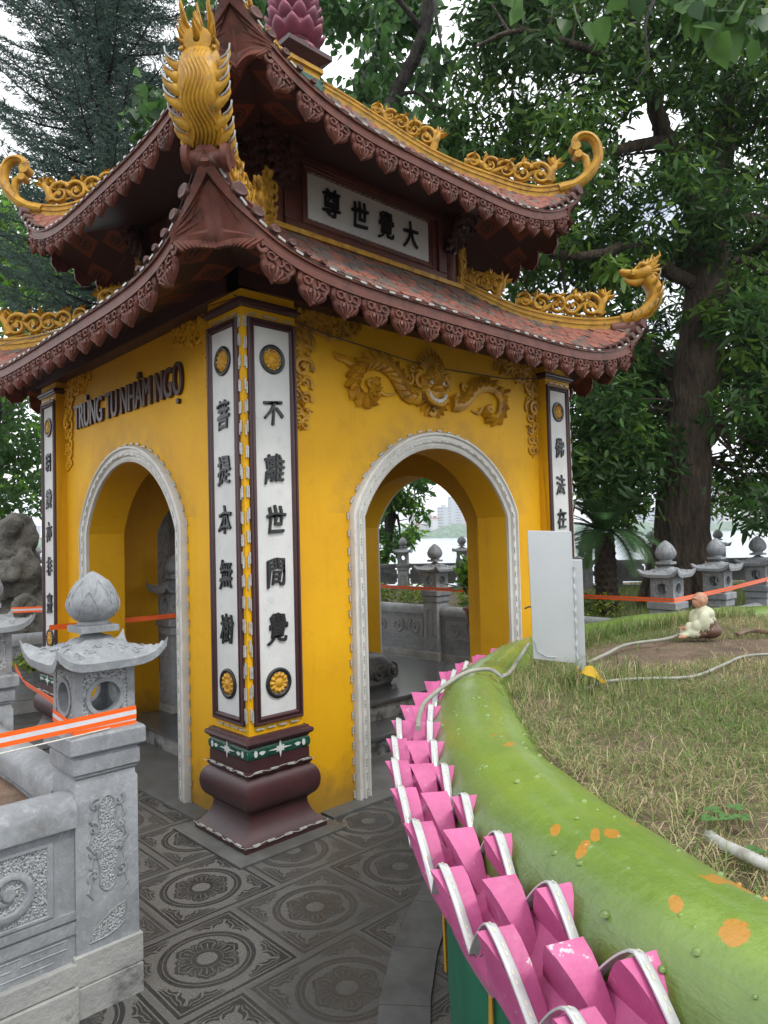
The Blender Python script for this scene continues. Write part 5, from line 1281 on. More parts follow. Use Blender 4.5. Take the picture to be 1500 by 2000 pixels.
# planting bed inside the near fence
BED = mat('bed_soil', (.20, .125, .08), (.14, .085, .055), 5, .9, .8, 40, .02, dirt=(.26, .20, .15), dscale=6)
m = MB(); m.grid([[(x, y, .60+.012*math.sin(x*9)*math.cos(y*8)) for y in np.linspace(-.62, 4.2, 30)] for x in np.linspace(-5, -1.11, 30)]); tag(m.build('soil', BED, smooth=180), 'brown soil of the raised bed behind the near fence', kind='structure')
m = MB(); m.add([(4.33, -.22, .60), (60, -.22, .60), (60, 3, .60), (11.4, 3, .60), (8.0, 6.2, .60), (4.33, 6.9, .60)], [(0, 1, 2, 3), (0, 3, 4, 5)])
tag(m.build('soil', SOIL), 'soil of the raised garden bed behind the lantern posts', kind='structure')
# ------------------------------------------------------------------ lakeside balustrade
BK = [Vector((13.0, -1.9)), Vector((2.2, 13.2))]; bd = (BK[1]-BK[0]); BL = bd.length; bd.normalize()
WS = mat('old_balustrade_stone', (.15, .155, .155), (.105, .108, .108), 7, .8, .6, 50, .004, dirt=(.06, .06, .06), dscale=5, damt=(.5, .7))
def bpos(u_):    # balustrade parameter of a photo column
    q = FW*FPX+RT*(u_-750)+UP*(0); o = Vector(CAM[:2]); q2 = Vector(q[:2]); # o+t q2 = BK0+s bd
    A = np.array([[q2.x, -bd.x], [q2.y, -bd.y]]); s_ = np.linalg.solve(A, np.array(BK[0]-o)); return s_[1]
s0 = bpos(900); sp_ = abs(bpos(785)-s0)
where = {0: 'small far lantern post by the lake, right one seen through the right archway', 1: 'small far lantern post by the lake, left one seen through the right archway', -2: 'small far lantern post by the lake, behind the crown of the cycad', -4: 'small far lantern post by the lake, just right of the thick trunk', -3: 'small far lantern post by the lake, mostly hidden by the thick tree trunk', 7: 'small far lantern post beside the rockery at the far left', -1: 'small far lantern post by the lake, hidden by the right wall of the pavilion'}
posts = []
k = -7
while True:
    s_ = s0+sp_*k*(1 if bpos(785) > s0 else -1)
    if s_ > BL-.2: break
    if s_ > .2: posts.append((k, s_))
    k += 1
BZ = .60
for kk, s_ in posts:
    p = BK[0]+bd*s_; vis_ = kk in where
    o = lantern(p.x, p.y, where.get(kk, 'small lantern post of the lakeside row, out of sight behind pavilion or trees'), BZ+.50-.948*.88, .88, math.atan2(bd.y, bd.x))
for i in range(len(posts)-1):
    pa, pb = BK[0]+bd*posts[i][1], BK[0]+bd*posts[i+1][1]; q0_, q1_ = pa+bd*.10, pb-bd*.10; L = (q1_-q0_).length
    M_ = Matrix.Identity(4); nr_ = Vector((-bd.y, bd.x, 0))
    for j in range(3): M_[j][0], M_[j][1], M_[j][2], M_[j][3] = (bd.x, bd.y, 0)[j], nr_[j], (0, 0, 1)[j], (q0_.x, q0_.y, BZ)[j]
    kk = posts[i][0]
    r = thing('balustrade', {0: 'pierced lakeside balustrade panel between the two far lantern posts in the right archway', -1: 'pierced lakeside balustrade panel just right of the far posts in the archway', -2: 'lakeside balustrade panel left of the cycad crown', -3: 'lakeside balustrade panel right of the cycad trunk with white slots', -4: 'lakeside balustrade panel behind the thick tree trunk', -5: 'lakeside balustrade panel right of the thick tree trunk'}.get(kk, 'lakeside balustrade panel out of sight behind the pavilion or trees'), 'balustrade', (q0_.x, q0_.y, BZ), 'lakeside balustrade panels')
    m = MB(); m.box(0, L, -.06, .06, .415, .49, 0, M_); m.build('rail', WS, r, bevel=.01)
    P = []
    for cx, cz, a0 in ((.05, .06, 0), (L-.05, .06, 0), (L-.05, .395, 0), (.05, .395, 0)): pass
    c_ = .035; z0_, z1_ = .115, .412
    P = [(.03+c_, z0_), (L-.03-c_, z0_), (L-.03-c_*.9, z0_+c_*.7), (L-.03, z0_+c_), (L-.03, z1_-c_), (L-.03-c_*.9, z1_-c_*.7), (L-.03-c_, z1_), (.03+c_, z1_), (.03+c_*.9, z1_-c_*.7), (.03, z1_-c_), (.03, z0_+c_), (.03+c_*.9, z0_+c_*.7)]
    m = MB(); m.extr(P, -.035, .035, 0, M_); m.box(L*.44, L*.56, -.03, .03, .05, .118, 0, M_); m.box(0, .032, -.03, .03, .22, .30, 0, M_); m.box(L-.032, L, -.03, .03, .22, .30, 0, M_)
    for f in (-1, 1):
        for j in range(5): curl(m, L*(.16+.17*j), .27+.03*(j % 2), .07, 1.4, j, .013, M_, f, .040, .5)
    m.build('carved_panel', WS, r)
    m = MB(); m.box(-.1, L+.1, -.07, .07, -.9, .055, 0, M_); m.build('base_course', WS, r)
# ------------------------------------------------------------------ tape
TORANGE = mat('orange_tape', (.90, .135, .012), (.82, .11, .010), 5, .38, .15, 20, .003); TWHITE = mat('reflective_white', (.62, .62, .64), (.54, .54, .57), 25, .3, .1, 60); TGREY = mat('tape_grey', (.26, .20, .19), (.22, .17, .16), 15, .4)
def tape(pts, label, w=.042, tilt=0, sag=.0, white=TWHITE):
    V = [Vector(p) for p in pts]; Q = []; sw = .17 if white is TWHITE else .09
    for i in range(len(V)-1):
        n_ = max(2, int((V[i+1]-V[i]).length/.12))
        for j in range(n_): t = j/n_; q = V[i].lerp(V[i+1], t); q.z -= sag*(V[i+1]-V[i]).length*4*t*(1-t); Q.append(q)
    Q.append(V[-1]); rows = []; L = 0
    for i, q in enumerate(Q):
        d = (Q[min(i+1, len(Q)-1)]-Q[max(i-1, 0)]).normalized(); side = d.cross(Vector((0, 0, 1))).normalized(); tw = tilt*math.sin(i*.35)
        up = (Vector((0, 0, 1))*math.cos(tw)+side*math.sin(tw)).normalized(); up = (up-d*up.dot(d)).normalized(); n_ = d.cross(up).normalized()*.0006
        rows.append([q+up*w*f+n_*s for f, s in ((-.5, 1), (-sw, 1), (sw, 1), (.5, 1), (.5, -1), (sw, -1), (-sw, -1), (-.5, -1))])
    m = MB()
    for i in range(len(rows)-1):
        for j in range(8):
            a, b = rows[i], rows[i+1]; j2 = (j+1) % 8; m.add([a[j], a[j2], b[j2], b[j]], [(0, 1, 2, 3)], 1 if j in (1, 5) else 0)
    return tag(m.build('barrier_tape', [TORANGE, white]), label, 'barrier tape', 'orange barrier tapes')
e_ = .1075
def bx_(cx, cy, sx, sy, z): return (cx+sx*e_, cy+sy*e_, z)
tape([(-3.2, -.76, .965), (-1.14, -.7105, .985), (-.921, -.7105, .990)], 'orange and white tape stretched from the nearest lantern post out to the left edge', .046)
tape([bx_(-1.03, -.60, -1.01, .99, .985), bx_(-1.03, -.60, -1.01, -1.012, .968), bx_(-1.03, -.60, 1.01, -1.012, .968)], 'lower orange and white tape wrapped round the foot of the nearest lantern box', .042)
tape([(-.918, .74, .985), (-1.00, .3, .972), (-1.05, -.25, .975), (-1.139, -.50, .985)], 'folded orange tape between the two left lantern posts', .036, .5, white=TORANGE)
tape([(4.185, 5.6, .965), (4.188, 2.60, .965), (4.188, 1.17, .962), (4.188, -.385, .965), (5.45, -.385, .985), (6.62, -.385, 1.02), (7.8, -.385, 1.03)], 'long orange tape with grey stripe strung along the garden bed lantern posts', .040, .06, white=TGREY)
tape([(6.50, -.390, 1.00), (7.8, -.390, 1.0)], 'short orange tape at the foot of the third lantern post at the right edge', .04)
m = MB(); m.tube([(-3.2, -.745, .905), (-2.2, -.74, .93), (-1.15, -.735, .952), (-1.02, -.715, .951)], .0028, 6)
tag(m.build('cord', mat('pale_cord', (.55, .55, .50), (.45, .45, .4), 30)), 'thin pale cord running below the tape to the nearest lantern post', 'cord')
# ------------------------------------------------------------------ lake, far shore
def water_mat():
    m_, t, b, oc = newmat('lake_water'); b.inputs['Base Color'].default_value = (.20, .25, .27, 1); b.inputs['Roughness'].default_value = .22; b.inputs['Specular IOR Level'].default_value = 1.0
    mpn = t.nodes.new('ShaderNodeMapping'); mpn.inputs['Scale'].default_value = (1.2, 1.2, 1); t.links.new(oc, mpn.inputs[0]); bumpn(t, b, noise(t, 1.2, 6, .6, mpn.outputs[0]), .25, .2); return m_
m = MB(); 
m.add([(-700, -700, -.8), (1500, -900, -.8), (1500, 1600, -.8), (-700, 1600, -.8)], [(0, 1, 2, 3)]); tag(m.build('lake', water_mat()), 'bright rippled lake behind the balustrade', kind='structure')
FOL_FAR = mat('far_shore_green', (.17, .26, .17), (.06, .11, .07), .30, .9, .8, .4, 2.0, det=9)
fdir = Vector((FW[0], FW[1], 0)).normalized(); rdir = Vector((fdir.y, -fdir.x, 0))
def far(lat, dep): return Vector((CAM[0], CAM[1], 0))+fdir*dep+rdir*lat
m = MB(); R_ = random.Random(2); rows = []
for i in range(241):
    lat = -700+i*6; hgt = 6.5+2.5*math.sin(i*.7)+2*R_.random()+1.5*math.sin(i*.21)
    rows.append([far(lat, 640)+Vector((0, 0, -.8)), far(lat, 641)+Vector((0, 0, .6)), far(lat, 652)+Vector((0, 0, hgt*.6)), far(lat, 658)+Vector((0, 0, hgt)), far(lat, 700)+Vector((0, 0, hgt))])
m.grid(rows); tag(m.build('far_shore', FOL_FAR, smooth=60), 'far tree-lined lake shore', kind='structure')
def win_mat(name, c):
    m_, t, b, oc = newmat(name); sp = t.nodes.new('ShaderNodeSeparateXYZ'); t.links.new(oc, sp.inputs[0]); z = N(t, sp.outputs[2])/3.3; x = (N(t, sp.outputs[0])+N(t, sp.outputs[1])*.7)/3.0
    wn = (z-z.floor()).between(.3, .75)*(x-x.floor()).between(.25, .8); setc(t, b, mixc(t, wn, c, tuple(q*.55 for q in c))); b.inputs['Roughness'].default_value = .7; return m_
BM = [win_mat('tower_pale', (.42, .45, .48)), win_mat('tower_white', (.55, .55, .54)), win_mat('tower_tan', (.48, .42, .38))]; ROOFR = mat('red_roof', (.42, .13, .07), (.35, .1, .06), .3)
blds = [(868, 32, 0, 14), (879, 14, 1, 8), (890, 46, 0, 16), (903, 24, 2, 10), (850, 20, 1, 12), (835, 24, 0, 10), (818, 15, 2, 12), (806, 26, 1, 9), (1228, 30, 1, 12), (1243, 22, 0, 14), (1260, 14, 2, 16), (1405, 60, 0, 14), (1425, 38, 1, 14), (1180, 25, 1, 10), (1215, 40, 0, 10), (60, 25, 0, 12), (1470, 30, 2, 12), (1270, 24, 0, 12)]
labs = ['tall grey-blue block in the right archway', 'low white block', 'tallest far block in the right archway', 'tan block at the right of the archway skyline', 'white block left of the tall grey one', 'grey block in the archway skyline', 'low tan house near the foliage in the archway', 'pale block half behind foliage in the archway']
for i, (u, hgt, mi, wdt) in enumerate(blds):
    dep = 780+25*(i % 4); lat = (u-750)/FPX*dep; lab = labs[i]+' across the lake' if i < len(labs) else {8: 'pale tower across the lake, just right of the far right column', 9: 'grey tower across the lake above the cycad fronds', 10: 'low tan house across the lake, left of the thick trunk', 11: 'widest tall tower across the lake, just right of the thick trunk', 12: 'white block beside the tower right of the thick trunk', 13: 'white block across the lake, nearest the silver sign', 14: 'tall grey tower across the lake behind the cycad fronds', 15: 'white block across the lake behind the rockery', 16: 'tan block across the lake at the right edge', 17: 'grey block across the lake hidden partly by the thick trunk'}[i]
    r = thing('apartment_block', lab, 'building', tuple(far(lat, dep)), 'blocks across the lake')
    M_ = Matrix.Translation(far(lat, dep)) @ Matrix.Rotation(_y-math.pi/2, 4, 'Z')
    m = MB(); m.box(-wdt/2, wdt/2, 0, 12, 0, hgt, 0, M_); m.build('wall', BM[mi], r)
    m = MB(); m.box(-wdt/2-.4, wdt/2+.4, -.4, 12.4, hgt, hgt+.8, 0, M_); m.box(-wdt*.2, wdt*.15, 3, 8, hgt+.8, hgt+3.5, 0, M_); m.build('roof', ROOFR if mi == 1 or i == 6 else BM[0], r)
# ------------------------------------------------------------------ plants and trees
BARK = None
def bark(name, c1, c2, sc=7):
    m_, t, b, oc = newmat(name); mpn = t.nodes.new('ShaderNodeMapping'); mpn.inputs['Scale'].default_value = (1, 1, .28); t.links.new(oc, mpn.inputs[0])
    n1 = noise(t, sc*1.6, 8, .7, mpn.outputs[0]); v = voro(t, sc*3, mpn.outputs[0]); c = mixc(t, ramp(t, n1, .32, .68), c1, c2)
    c = mixc(t, ramp(t, noise(t, 3, 6, .7, oc), .55, .7)*.4, c, (.075, .075, .045)); setc(t, b, c); bumpn(t, b, n1*1.2+v*.8+noise(t, 2.2*sc, 6, .7, mpn.outputs[0])*1.5, 1.0, .09); b.inputs['Roughness'].default_value = .9; return m_
BARK1 = bark('mango_bark', (.020, .014, .010), (.150, .108, .072)); BARK2 = bark('dark_bark', (.035, .03, .028), (.085, .072, .06), 10)
LEAF_DARK = [mv('leaf_dark', ((.018, .050, .012), (.028, .068, .015)), .5, .28), mv('leaf_mid', ((.032, .090, .018), (.048, .115, .022)), .5, .34), mv('leaf_young', ((.090, .18, .025), (.12, .21, .035)), .5, .4)]
LEAF_BODHI = [mv('bodhi_leaf', ((.040, .105, .028), (.055, .13, .035)), .42, .35), mv('bodhi_leaf_b', ((.055, .135, .030), (.085, .175, .045)), .42, .4), mv('bodhi_leaf_c', ((.030, .075, .028), (.04, .09, .03)), .4, .3)]
LEAF_LIGHT = [mv('light_leaf', ((.11, .25, .025), (.15, .31, .035)), .5, .5), mv('light_leaf_b', ((.045, .11, .02), (.06, .13, .025)), .5, .35), mv('light_leaf_c', ((.15, .28, .04), (.18, .30, .05)), .5, .4)]
def limb(m, pts, r0, r1, n=9, wob=.03, seed=0):
    V = [Vector(p) for p in pts]; Q = []; R_ = random.Random(seed)
    for i in range(len(V)-1):
        p0, p1, p2, p3 = V[max(i-1, 0)], V[i], V[i+1], V[min(i+2, len(V)-1)]
        for j in range(6): t = j/6; Q.append(.5*((2*p1)+(p2-p0)*t+(2*p0-5*p1+4*p2-p3)*t*t+(3*p1-p0-3*p2+p3)*t**3)+Vector([R_.uniform(-1, 1)*wob*r0*2 for _ in range(3)]))
    Q.append(V[-1]); m.tube(Q, [r0+(r1-r0)*i/(len(Q)-1) for i in range(len(Q))], n); return Q
def foliage(name, mats, parent, cl, size, aspect, mixp=(.5, .35), **kw):
    cs = [c for c, r, n in cl]; rs = [r for c, r, n in cl]; ns = [n for c, r, n in cl]
    V, Fq = leaf_cloud(cs, rs, ns, size, aspect, **kw); n = len(V)//8
    g = rng.random(n)+.25*np.repeat(rng.normal(size=len(ns)), ns); mi = np.where(g < mixp[0], 0, np.where(g < mixp[0]+mixp[1], 1, 2)); return cards(name, mats, parent, V, Fq, np.repeat(mi, 4).astype(np.int32))
def inside(u, v, polys):
    for P in polys:
        c = False; n = len(P)
        for i in range(n):
            (x1, y1), (x2, y2) = P[i], P[(i+1) % n]
            if (y1 > v) != (y2 > v) and u < (x2-x1)*(v-y1)/(y2-y1)+x1: c = not c
        if c: return True
    return False
def fill(region, holes, n, D0, D1, r0, r1, cnt, seed, bbox=None):
    R_ = random.Random(seed); us = [p[0] for p in region]; vs_ = [p[1] for p in region]; O = []; tries = 0
    while len(O) < n and tries < n*60:
        tries += 1; u, v = R_.uniform(min(us), max(us)), R_.uniform(min(vs_), max(vs_))
        if not inside(u, v, [region]) or inside(u, v, holes): continue
        D = R_.uniform(D0, D1); r_ = R_.uniform(r0, r1); p = at(u, v, D)
        if p.z < .75: p.z = .75
        O.append((p, r_, int(cnt*(r_/((r0+r1)/2))**2)))
    return O
def twigs(m, cl, joints, seed, rad=.012, p=.8):
    "thin branchlets from the nearest limb joint out to each leaf clump"
    R_ = random.Random(seed)
    for c, r_, n in cl:
        if R_.random() > p: continue
        j = min(joints, key=lambda q: (q-c).length+R_.random()*.4)
        mid = (j+c)/2+Vector((R_.uniform(-.12, .12), R_.uniform(-.12, .12), R_.uniform(.0, .18)))
        L = (c-j).length; m.tube([j, mid, c, c+(c-mid)*.4], [rad*(1+L*.5), rad*.8, rad*.5, rad*.2], 5)
# the large mango-like tree on the right
big = thing('large_tree', 'large dark-leaved tree with a thick rough forked trunk behind the lantern posts on the right', 'tree', tuple(at(1335, 1190, 9)[:2])+(.6,))
m = MB(); b0 = at(1335, 1190, 9); b0.z = .55
tr = limb(m, [b0, at(1332, 1060, 9), at(1338, 900, 9), at(1360, 740, 9), at(1378, 600, 9), at(1382, 480, 9), at(1370, 410, 9)], .365, .215, 22, .02, 1)
# root flare
for a in range(9): m.tube([b0+Vector((.55*math.cos(a*.7), .55*math.sin(a*.7), -.05)), b0+Vector((.40*math.cos(a*.7), .40*math.sin(a*.7), .22)), b0+Vector((.24*math.cos(a*.7), .24*math.sin(a*.7), .8)), b0+Vector((.18*math.cos(a*.7), .18*math.sin(a*.7), 1.3))], [.10, .14, .12, .04], 9)
J = []
for i, (P, ra, rb) in enumerate([
    ([at(1375, 430, 9), at(1335, 330, 8.9), at(1300, 270, 8.8), at(1275, 190, 8.7), at(1240, 60, 8.5), at(1230, -80, 8.3)], .22, .07),
    ([at(1378, 440, 9), at(1395, 340, 9.1), at(1410, 230, 9.2), at(1425, 100, 9.3), at(1440, -80, 9.3)], .20, .08),
    ([at(1385, 460, 9), at(1425, 300, 9.4), at(1460, 150, 9.9), at(1480, 20, 10.3)], .12, .05),
    ([at(1305, 275, 8.8), at(1240, 285, 8.6), at(1180, 300, 8.4), at(1120, 310, 8.3), at(1060, 320, 8.2)], .11, .03),
    ([at(1370, 560, 9), at(1290, 520, 8.7), at(1235, 480, 8.5), at(1180, 495, 8.3), at(1110, 500, 8.2), at(1020, 490, 8.2), at(960, 500, 8.2)], .13, .035),
    ([at(1385, 470, 9), at(1430, 430, 9.2), at(1500, 425, 9.5), at(1600, 400, 9.9)], .13, .06),
    ([at(1380, 620, 9), at(1440, 510, 9), at(1510, 535, 9.2), at(1600, 500, 9.5)], .10, .05),
    ([at(1350, 900, 9), at(1395, 850, 8.7), at(1430, 800, 8.5), at(1500, 755, 8.3), at(1580, 720, 8.2)], .11, .05),
    ([at(1345, 820, 9), at(1290, 700, 9.3), at(1240, 640, 9.6), at(1170, 600, 9.9)], .08, .03),
    ([at(1275, 190, 8.7), at(1200, 120, 8.4), at(1100, 80, 8.0), at(1010, 60, 7.8), at(930, 90, 7.7)], .09, .02),
    ([at(1400, 330, 9.1), at(1330, 180, 9.6), at(1260, 90, 10.1), at(1180, 0, 10.5)], .08, .03),
    ([at(1400, 250, 9.2), at(1470, 220, 9.5), at(1560, 200, 9.8)], .09, .04)]): J += limb(m, P, ra*.74, rb*.7, 10, .05, i+3)
reg1 = [(905, 140), (925, 20), (960, -120), (1700, -150), (1700, 1010), (1560, 1020), (1430, 1000), (1395, 930), (1300, 960), (1240, 1010), (1120, 960), (1100, 700), (1000, 560), (930, 480), (895, 380)]
holes1 = [[(1150, 220), (1260, 215), (1275, 255), (1180, 285)], [(1290, 215), (1330, 190), (1345, 235), (1300, 260)], [(1400, 860), (1500, 850), (1500, 890), (1420, 900)], [(1080, 560), (1150, 540), (1180, 590), (1100, 600)], [(1270, 560), (1330, 500), (1420, 560), (1430, 760), (1410, 980), (1270, 980), (1290, 760)], [(1130, 900), (1240, 930), (1270, 1040), (1120, 1040)]]
cl = fill(reg1, holes1, 290, 7.8, 11.6, .28, .54, 260, 4)
cl += fill([(1120, 740), (1290, 700), (1290, 900), (1240, 1000), (1130, 930)], [], 26, 8.8, 11, .3, .5, 220, 9)
cl += fill([(1400, 560), (1600, 560), (1600, 1030), (1440, 1000)], [], 30, 8.6, 11, .3, .5, 220, 10)
cl += fill([(1290, 500), (1420, 500), (1430, 980), (1270, 980)], [], 20, 10.6, 12.0, .4, .6, 200, 12)
twigs(m, cl, J, 5, .013)
m.build('trunk', BARK1, big, smooth=70)
foliage('crown', LEAF_DARK, big, cl, .130, .27, (.45, .45), droop=.55, squash=.8)
# low fresh sprouts on the trunk
foliage('sprout', LEAF_DARK, big, [(at(1400, 640, 8.6), .22, 60), (at(1385, 600, 8.6), .16, 40), (at(1200, 520, 8.1), .22, 60), (at(1440, 700, 8.6), .22, 60)], .17, .28, (.0, .25), droop=.6)
# heart-leaved fig behind the pavilion
fig_t = thing('bodhi_tree', 'heart-leaved fig tree rising behind the pavilion roofs', 'tree', tuple(at(620, 1000, 10.5)[:2])+(0,))
m = MB(); b1 = at(620, 1000, 10.5); b1.z = -.05; J = limb(m, [b1, b1+Vector((0, 0, 2.5)), at(640, 560, 10.3), at(660, 300, 10)], .30, .16, 14, .03, 2)
for i, (P, ra, rb) in enumerate([([at(645, 520, 10.3), at(700, 420, 9.6), at(745, 250, 9), at(770, 190, 8.9), at(800, 130, 8.8), at(828, 60, 8.7), at(845, -60, 8.6)], .10, .075), ([at(660, 320, 10), at(600, 100, 9.8), at(560, -100, 9.6)], .13, .05), ([at(770, 190, 8.9), at(812, 180, 8.8), at(850, 210, 8.7)], .03, .015), ([at(828, 60, 8.7), at(760, -20, 8.4), at(700, -80, 8.2)], .04, .02), ([at(660, 300, 10), at(720, 150, 10), at(760, 20, 10), at(800, -90, 10)], .09, .03), ([at(845, -60, 8.6), at(850, 20, 8.4), at(862, 90, 8.3)], .03, .012), ([at(660, 330, 10), at(520, 160, 10), at(470, 20, 9.8), at(440, -80, 9.6)], .07, .03)]): J += limb(m, P, ra, rb, 9, .06, 20+i)
cl = fill([(640, -40), (860, -60), (870, 60), (870, 300), (900, 380), (880, 520), (760, 470), (700, 330), (640, 180)], [[(625, 90), (705, 40), (715, 170), (640, 190)], [(836, 60), (920, -20), (930, 170), (866, 200)], [(850, 290), (930, 280), (930, 350), (870, 360)]], 62, 8.6, 10.8, .22, .42, 85, 14)
cl += fill([(470, -60), (640, -60), (640, 160), (560, 60), (480, 40)], [], 16, 9.4, 10.8, .25, .4, 80, 15) + fill([(860, 240), (930, 330), (960, 470), (860, 400)], [], 12, 10.8, 12, .3, .5, 110, 16)
cl += fill([(250, 180), (310, 170), (310, 240), (270, 250)], [], 4, 7.4, 7.8, .16, .2, 26, 31)+fill([(380, -20), (440, -20), (430, 40), (390, 40)], [], 4, 8, 8.6, .15, .25, 30, 32)
twigs(m, cl, J, 8, .008, 1.0); m.build('trunk', BARK2, fig_t, smooth=70)
foliage('crown', LEAF_BODHI, fig_t, cl, .125, .80, (.45, .40), droop=1.2, shape='heart', squash=.85, fold=.10)
# near boughs of a second fig reaching in from above on the right
fig2 = thing('bodhi_tree', 'second heart-leaved fig outside the frame whose near leaves hang in at the top right', 'tree', (2.9, -6.6, 0))
m = MB(); J = limb(m, [(2.9, -6.6, 0), (2.8, -6.5, 2.2), (2.4, -6.0, 4.2), (1.9, -4.6, 5.2), (1.6, -3.2, 5.3)], .26, .10, 14, .03, 3)
J += limb(m, [(1.9, -4.6, 5.2), at(1500, -260, 3.8), at(1440, -80, 3.8), at(1420, -10, 3.8)], .04, .008, 7, .05, 4); J += limb(m, [at(1500, -260, 3.8), at(1270, -200, 4.1), at(1140, -60, 4.3), at(1100, -20, 4.3)], .025, .006, 7, .05, 5)
J += limb(m, [at(1270, -200, 4.1), at(1300, -60, 5.2), at(1262, 40, 5.2), at(1265, 120, 5.2), at(1240, 160, 5.2)], .02, .004, 6, .05, 6)
cl = [(at(u, v, D), r_, n) for u, v, D, r_, n in ((1375, 25, 3.8, .10, 8), (1395, 60, 3.8, .08, 6), (1430, 15, 3.8, .12, 9), (1480, 40, 3.8, .10, 8), (1340, -20, 3.9, .12, 8), (1110, -5, 4.3, .12, 8), (1090, -30, 4.3, .15, 10), (1180, -40, 4.2, .2, 10), (1260, -50, 4.0, .2, 12), (1430, -80, 3.8, .25, 26), (1520, 20, 3.8, .2, 14), (1010, -20, 4.6, .12, 6))]
twigs(m, cl, J, 9, .003, 1.0); m.build('trunk', BARK2, fig2, smooth=70)
foliage('crown', LEAF_BODHI, fig2, cl, .125, .82, (.2, .7), droop=1.6, shape='heart', squash=1.0, fold=.08)
# feathery conifer on the left
con = thing('conifer', 'tall bluish feathery conifer on the left behind the roof corner', 'tree', tuple(at(212, 900, 9.5)[:2])+(0,))
R_ = random.Random(21); m = MB(); top = at(196, -260, 9.5); bt = at(212, 900, 9.5); bt.z = -.05
limb(m, [bt, at(210, 600, 9.5), at(205, 250, 9.5), at(200, 0, 9.5), top], .16, .04, 12, .02, 1)
NP = []; ND = []
for wz in range(24):
    v = 640-wz*38; u = 209-.03*(640-v)*.4; c = at(u, v, 9.5); nb = 8; Lb = 1.85-.034*wz+R_.uniform(-.2, .2)
    if v > 560: Lb *= .9
    for b in range(nb):
        a = b*2*math.pi/nb+wz*.5+R_.uniform(-.2, .2); d = Vector((math.cos(a), math.sin(a), 0)); P = []
        for i in range(9): t = i/8; P.append(c+d*Lb*t+Vector((0, 0, Lb*(-.10*t+.30*t*t*t)+R_.uniform(-.01, .01))))
        m.tube(P, [.022*(1-.8*i/8) for i in range(9)], 5); side = d.cross(Vector((0, 0, 1)))
        for i in range(1, 9):
            for j in range(3):
                t = (i-j/3)/8; p = c+d*Lb*t+Vector((0, 0, Lb*(-.10*t+.30*t**3)))
                for sg in (-1, 1):
                    Ls = (.34*(1-.45*t))*R_.uniform(.7, 1.1); dd = (side*sg*.85+d*.75+Vector((0, 0, R_.uniform(-.1, .25)))).normalized(); q = p+dd*Ls
                    NP.append((p, q))
                    if i % 2 == 0 and j == 0: m.tube([p, (p+q)/2+Vector((0, 0, .01)), q], [.006, .005, .002], 4)
        NP.append((P[5], P[8])); NP.append((P[2], P[5]))
m.build('trunk', BARK2, con, smooth=70)
A_ = np.array([p for p, q in NP]); B_ = np.array([q for p, q in NP]); K = 22; n = len(A_)*K
tt = rng.random((len(A_), K, 1)); base = A_[:, None]+(B_-A_)[:, None]*tt; dr = (B_-A_); dr /= np.linalg.norm(dr, axis=1)[:, None]
sd = rng.normal(size=(len(A_), K, 3)); sd -= dr[:, None]*(sd*dr[:, None]).sum(2)[..., None]; sd /= np.linalg.norm(sd, axis=2)[..., None]
tip = base+(dr[:, None]*.75+sd*.65)*(.060*rng.uniform(.7, 1.3, (len(A_), K, 1))); wv = np.cross(dr[:, None]*.75+sd*.65, rng.normal(size=(len(A_), K, 3))); wv /= np.linalg.norm(wv, axis=2)[..., None]; wv *= .0052
V = np.stack([base-wv, base+wv, tip+wv*.4, tip-wv*.4], 2).reshape(-1, 3); Fq = np.arange(n*4).reshape(-1, 4)
NEED = [mv('needle_blue', ((.055, .095, .078), (.075, .125, .095)), .5, .35), mv('needle_dark', ((.045, .075, .068), (.06, .095, .08)), .5, .25)]
cards('crown', NEED, con, V, Fq, (rng.random(n) < .4).astype(np.int32))
# bright and dark trees beyond on the left
def simple_tree(name, label, base, mats, regs, D0, D1, size, asp, mixp, seed, cnt=120, tr_r=.14, **kw):
    t_ = thing(name, label, 'tree', tuple(base)); m = MB(); cl = []
    for reg, n, r0, r1 in regs: cl += fill(reg, [], n, D0, D1, r0, r1, cnt, seed+n)
    cen = sum((c for c, r_, n in cl), Vector((0, 0, 0)))/len(cl); J = limb(m, [base, base.lerp(cen, .35)+Vector((.05, .1, .3)), base.lerp(cen, .75), cen], tr_r, tr_r*.4, 10, .04, seed); R_ = random.Random(seed)
    far_c = [c for c, r_, n in cl]; R_.shuffle(far_c)
    for c in far_c[:7]: J += limb(m, [cen.lerp(base, .3), (cen+c)/2+Vector((0, 0, .2)), c], tr_r*.45, tr_r*.12, 7, .05, seed)
    twigs(m, cl, J, seed, .008, .8); m.build('trunk', BARK2, t_, smooth=70); foliage('crown', mats, t_, cl, size, asp, mixp, **kw); return t_
def gp(u, D, z): p = at(u, 1000, D); p.z = z; return p
simple_tree('broadleaf_tree', 'bright green sunlit tree far left behind the conifer', gp(-60, 15, -.3), LEAF_LIGHT, [([(-80, 380), (60, 360), (130, 470), (300, 520), (290, 640), (150, 600), (-80, 640)], 55, .4, .7)], 13.5, 16, .16, .34, (.45, .3), 40, 150)
simple_tree('broadleaf_tree', 'dark green tree at the left edge under the lower eave', gp(-120, 12.5, -.3), [LEAF_DARK[1], LEAF_LIGHT[1], LEAF_LIGHT[0]], [([(-120, 740), (90, 760), (120, 830), (110, 960), (60, 1040), (20, 1010), (-120, 1030)], 55, .28, .45)], 10.8, 13.5, .11, .42, (.62, .28), 50, 130)
simple_tree('waterside_tree', 'leafy tree by the water on the left of the right archway view', gp(735, 15, -.7), [LEAF_DARK[1], LEAF_LIGHT[1], LEAF_LIGHT[0]], [([(690, 920), (770, 900), (855, 925), (858, 960), (820, 985), (835, 1010), (815, 1040), (795, 1060), (770, 1095), (690, 1110)], 30, .20, .32)], 13.8, 15.5, .16, .33, (.5, .32), 60, 85, .12)
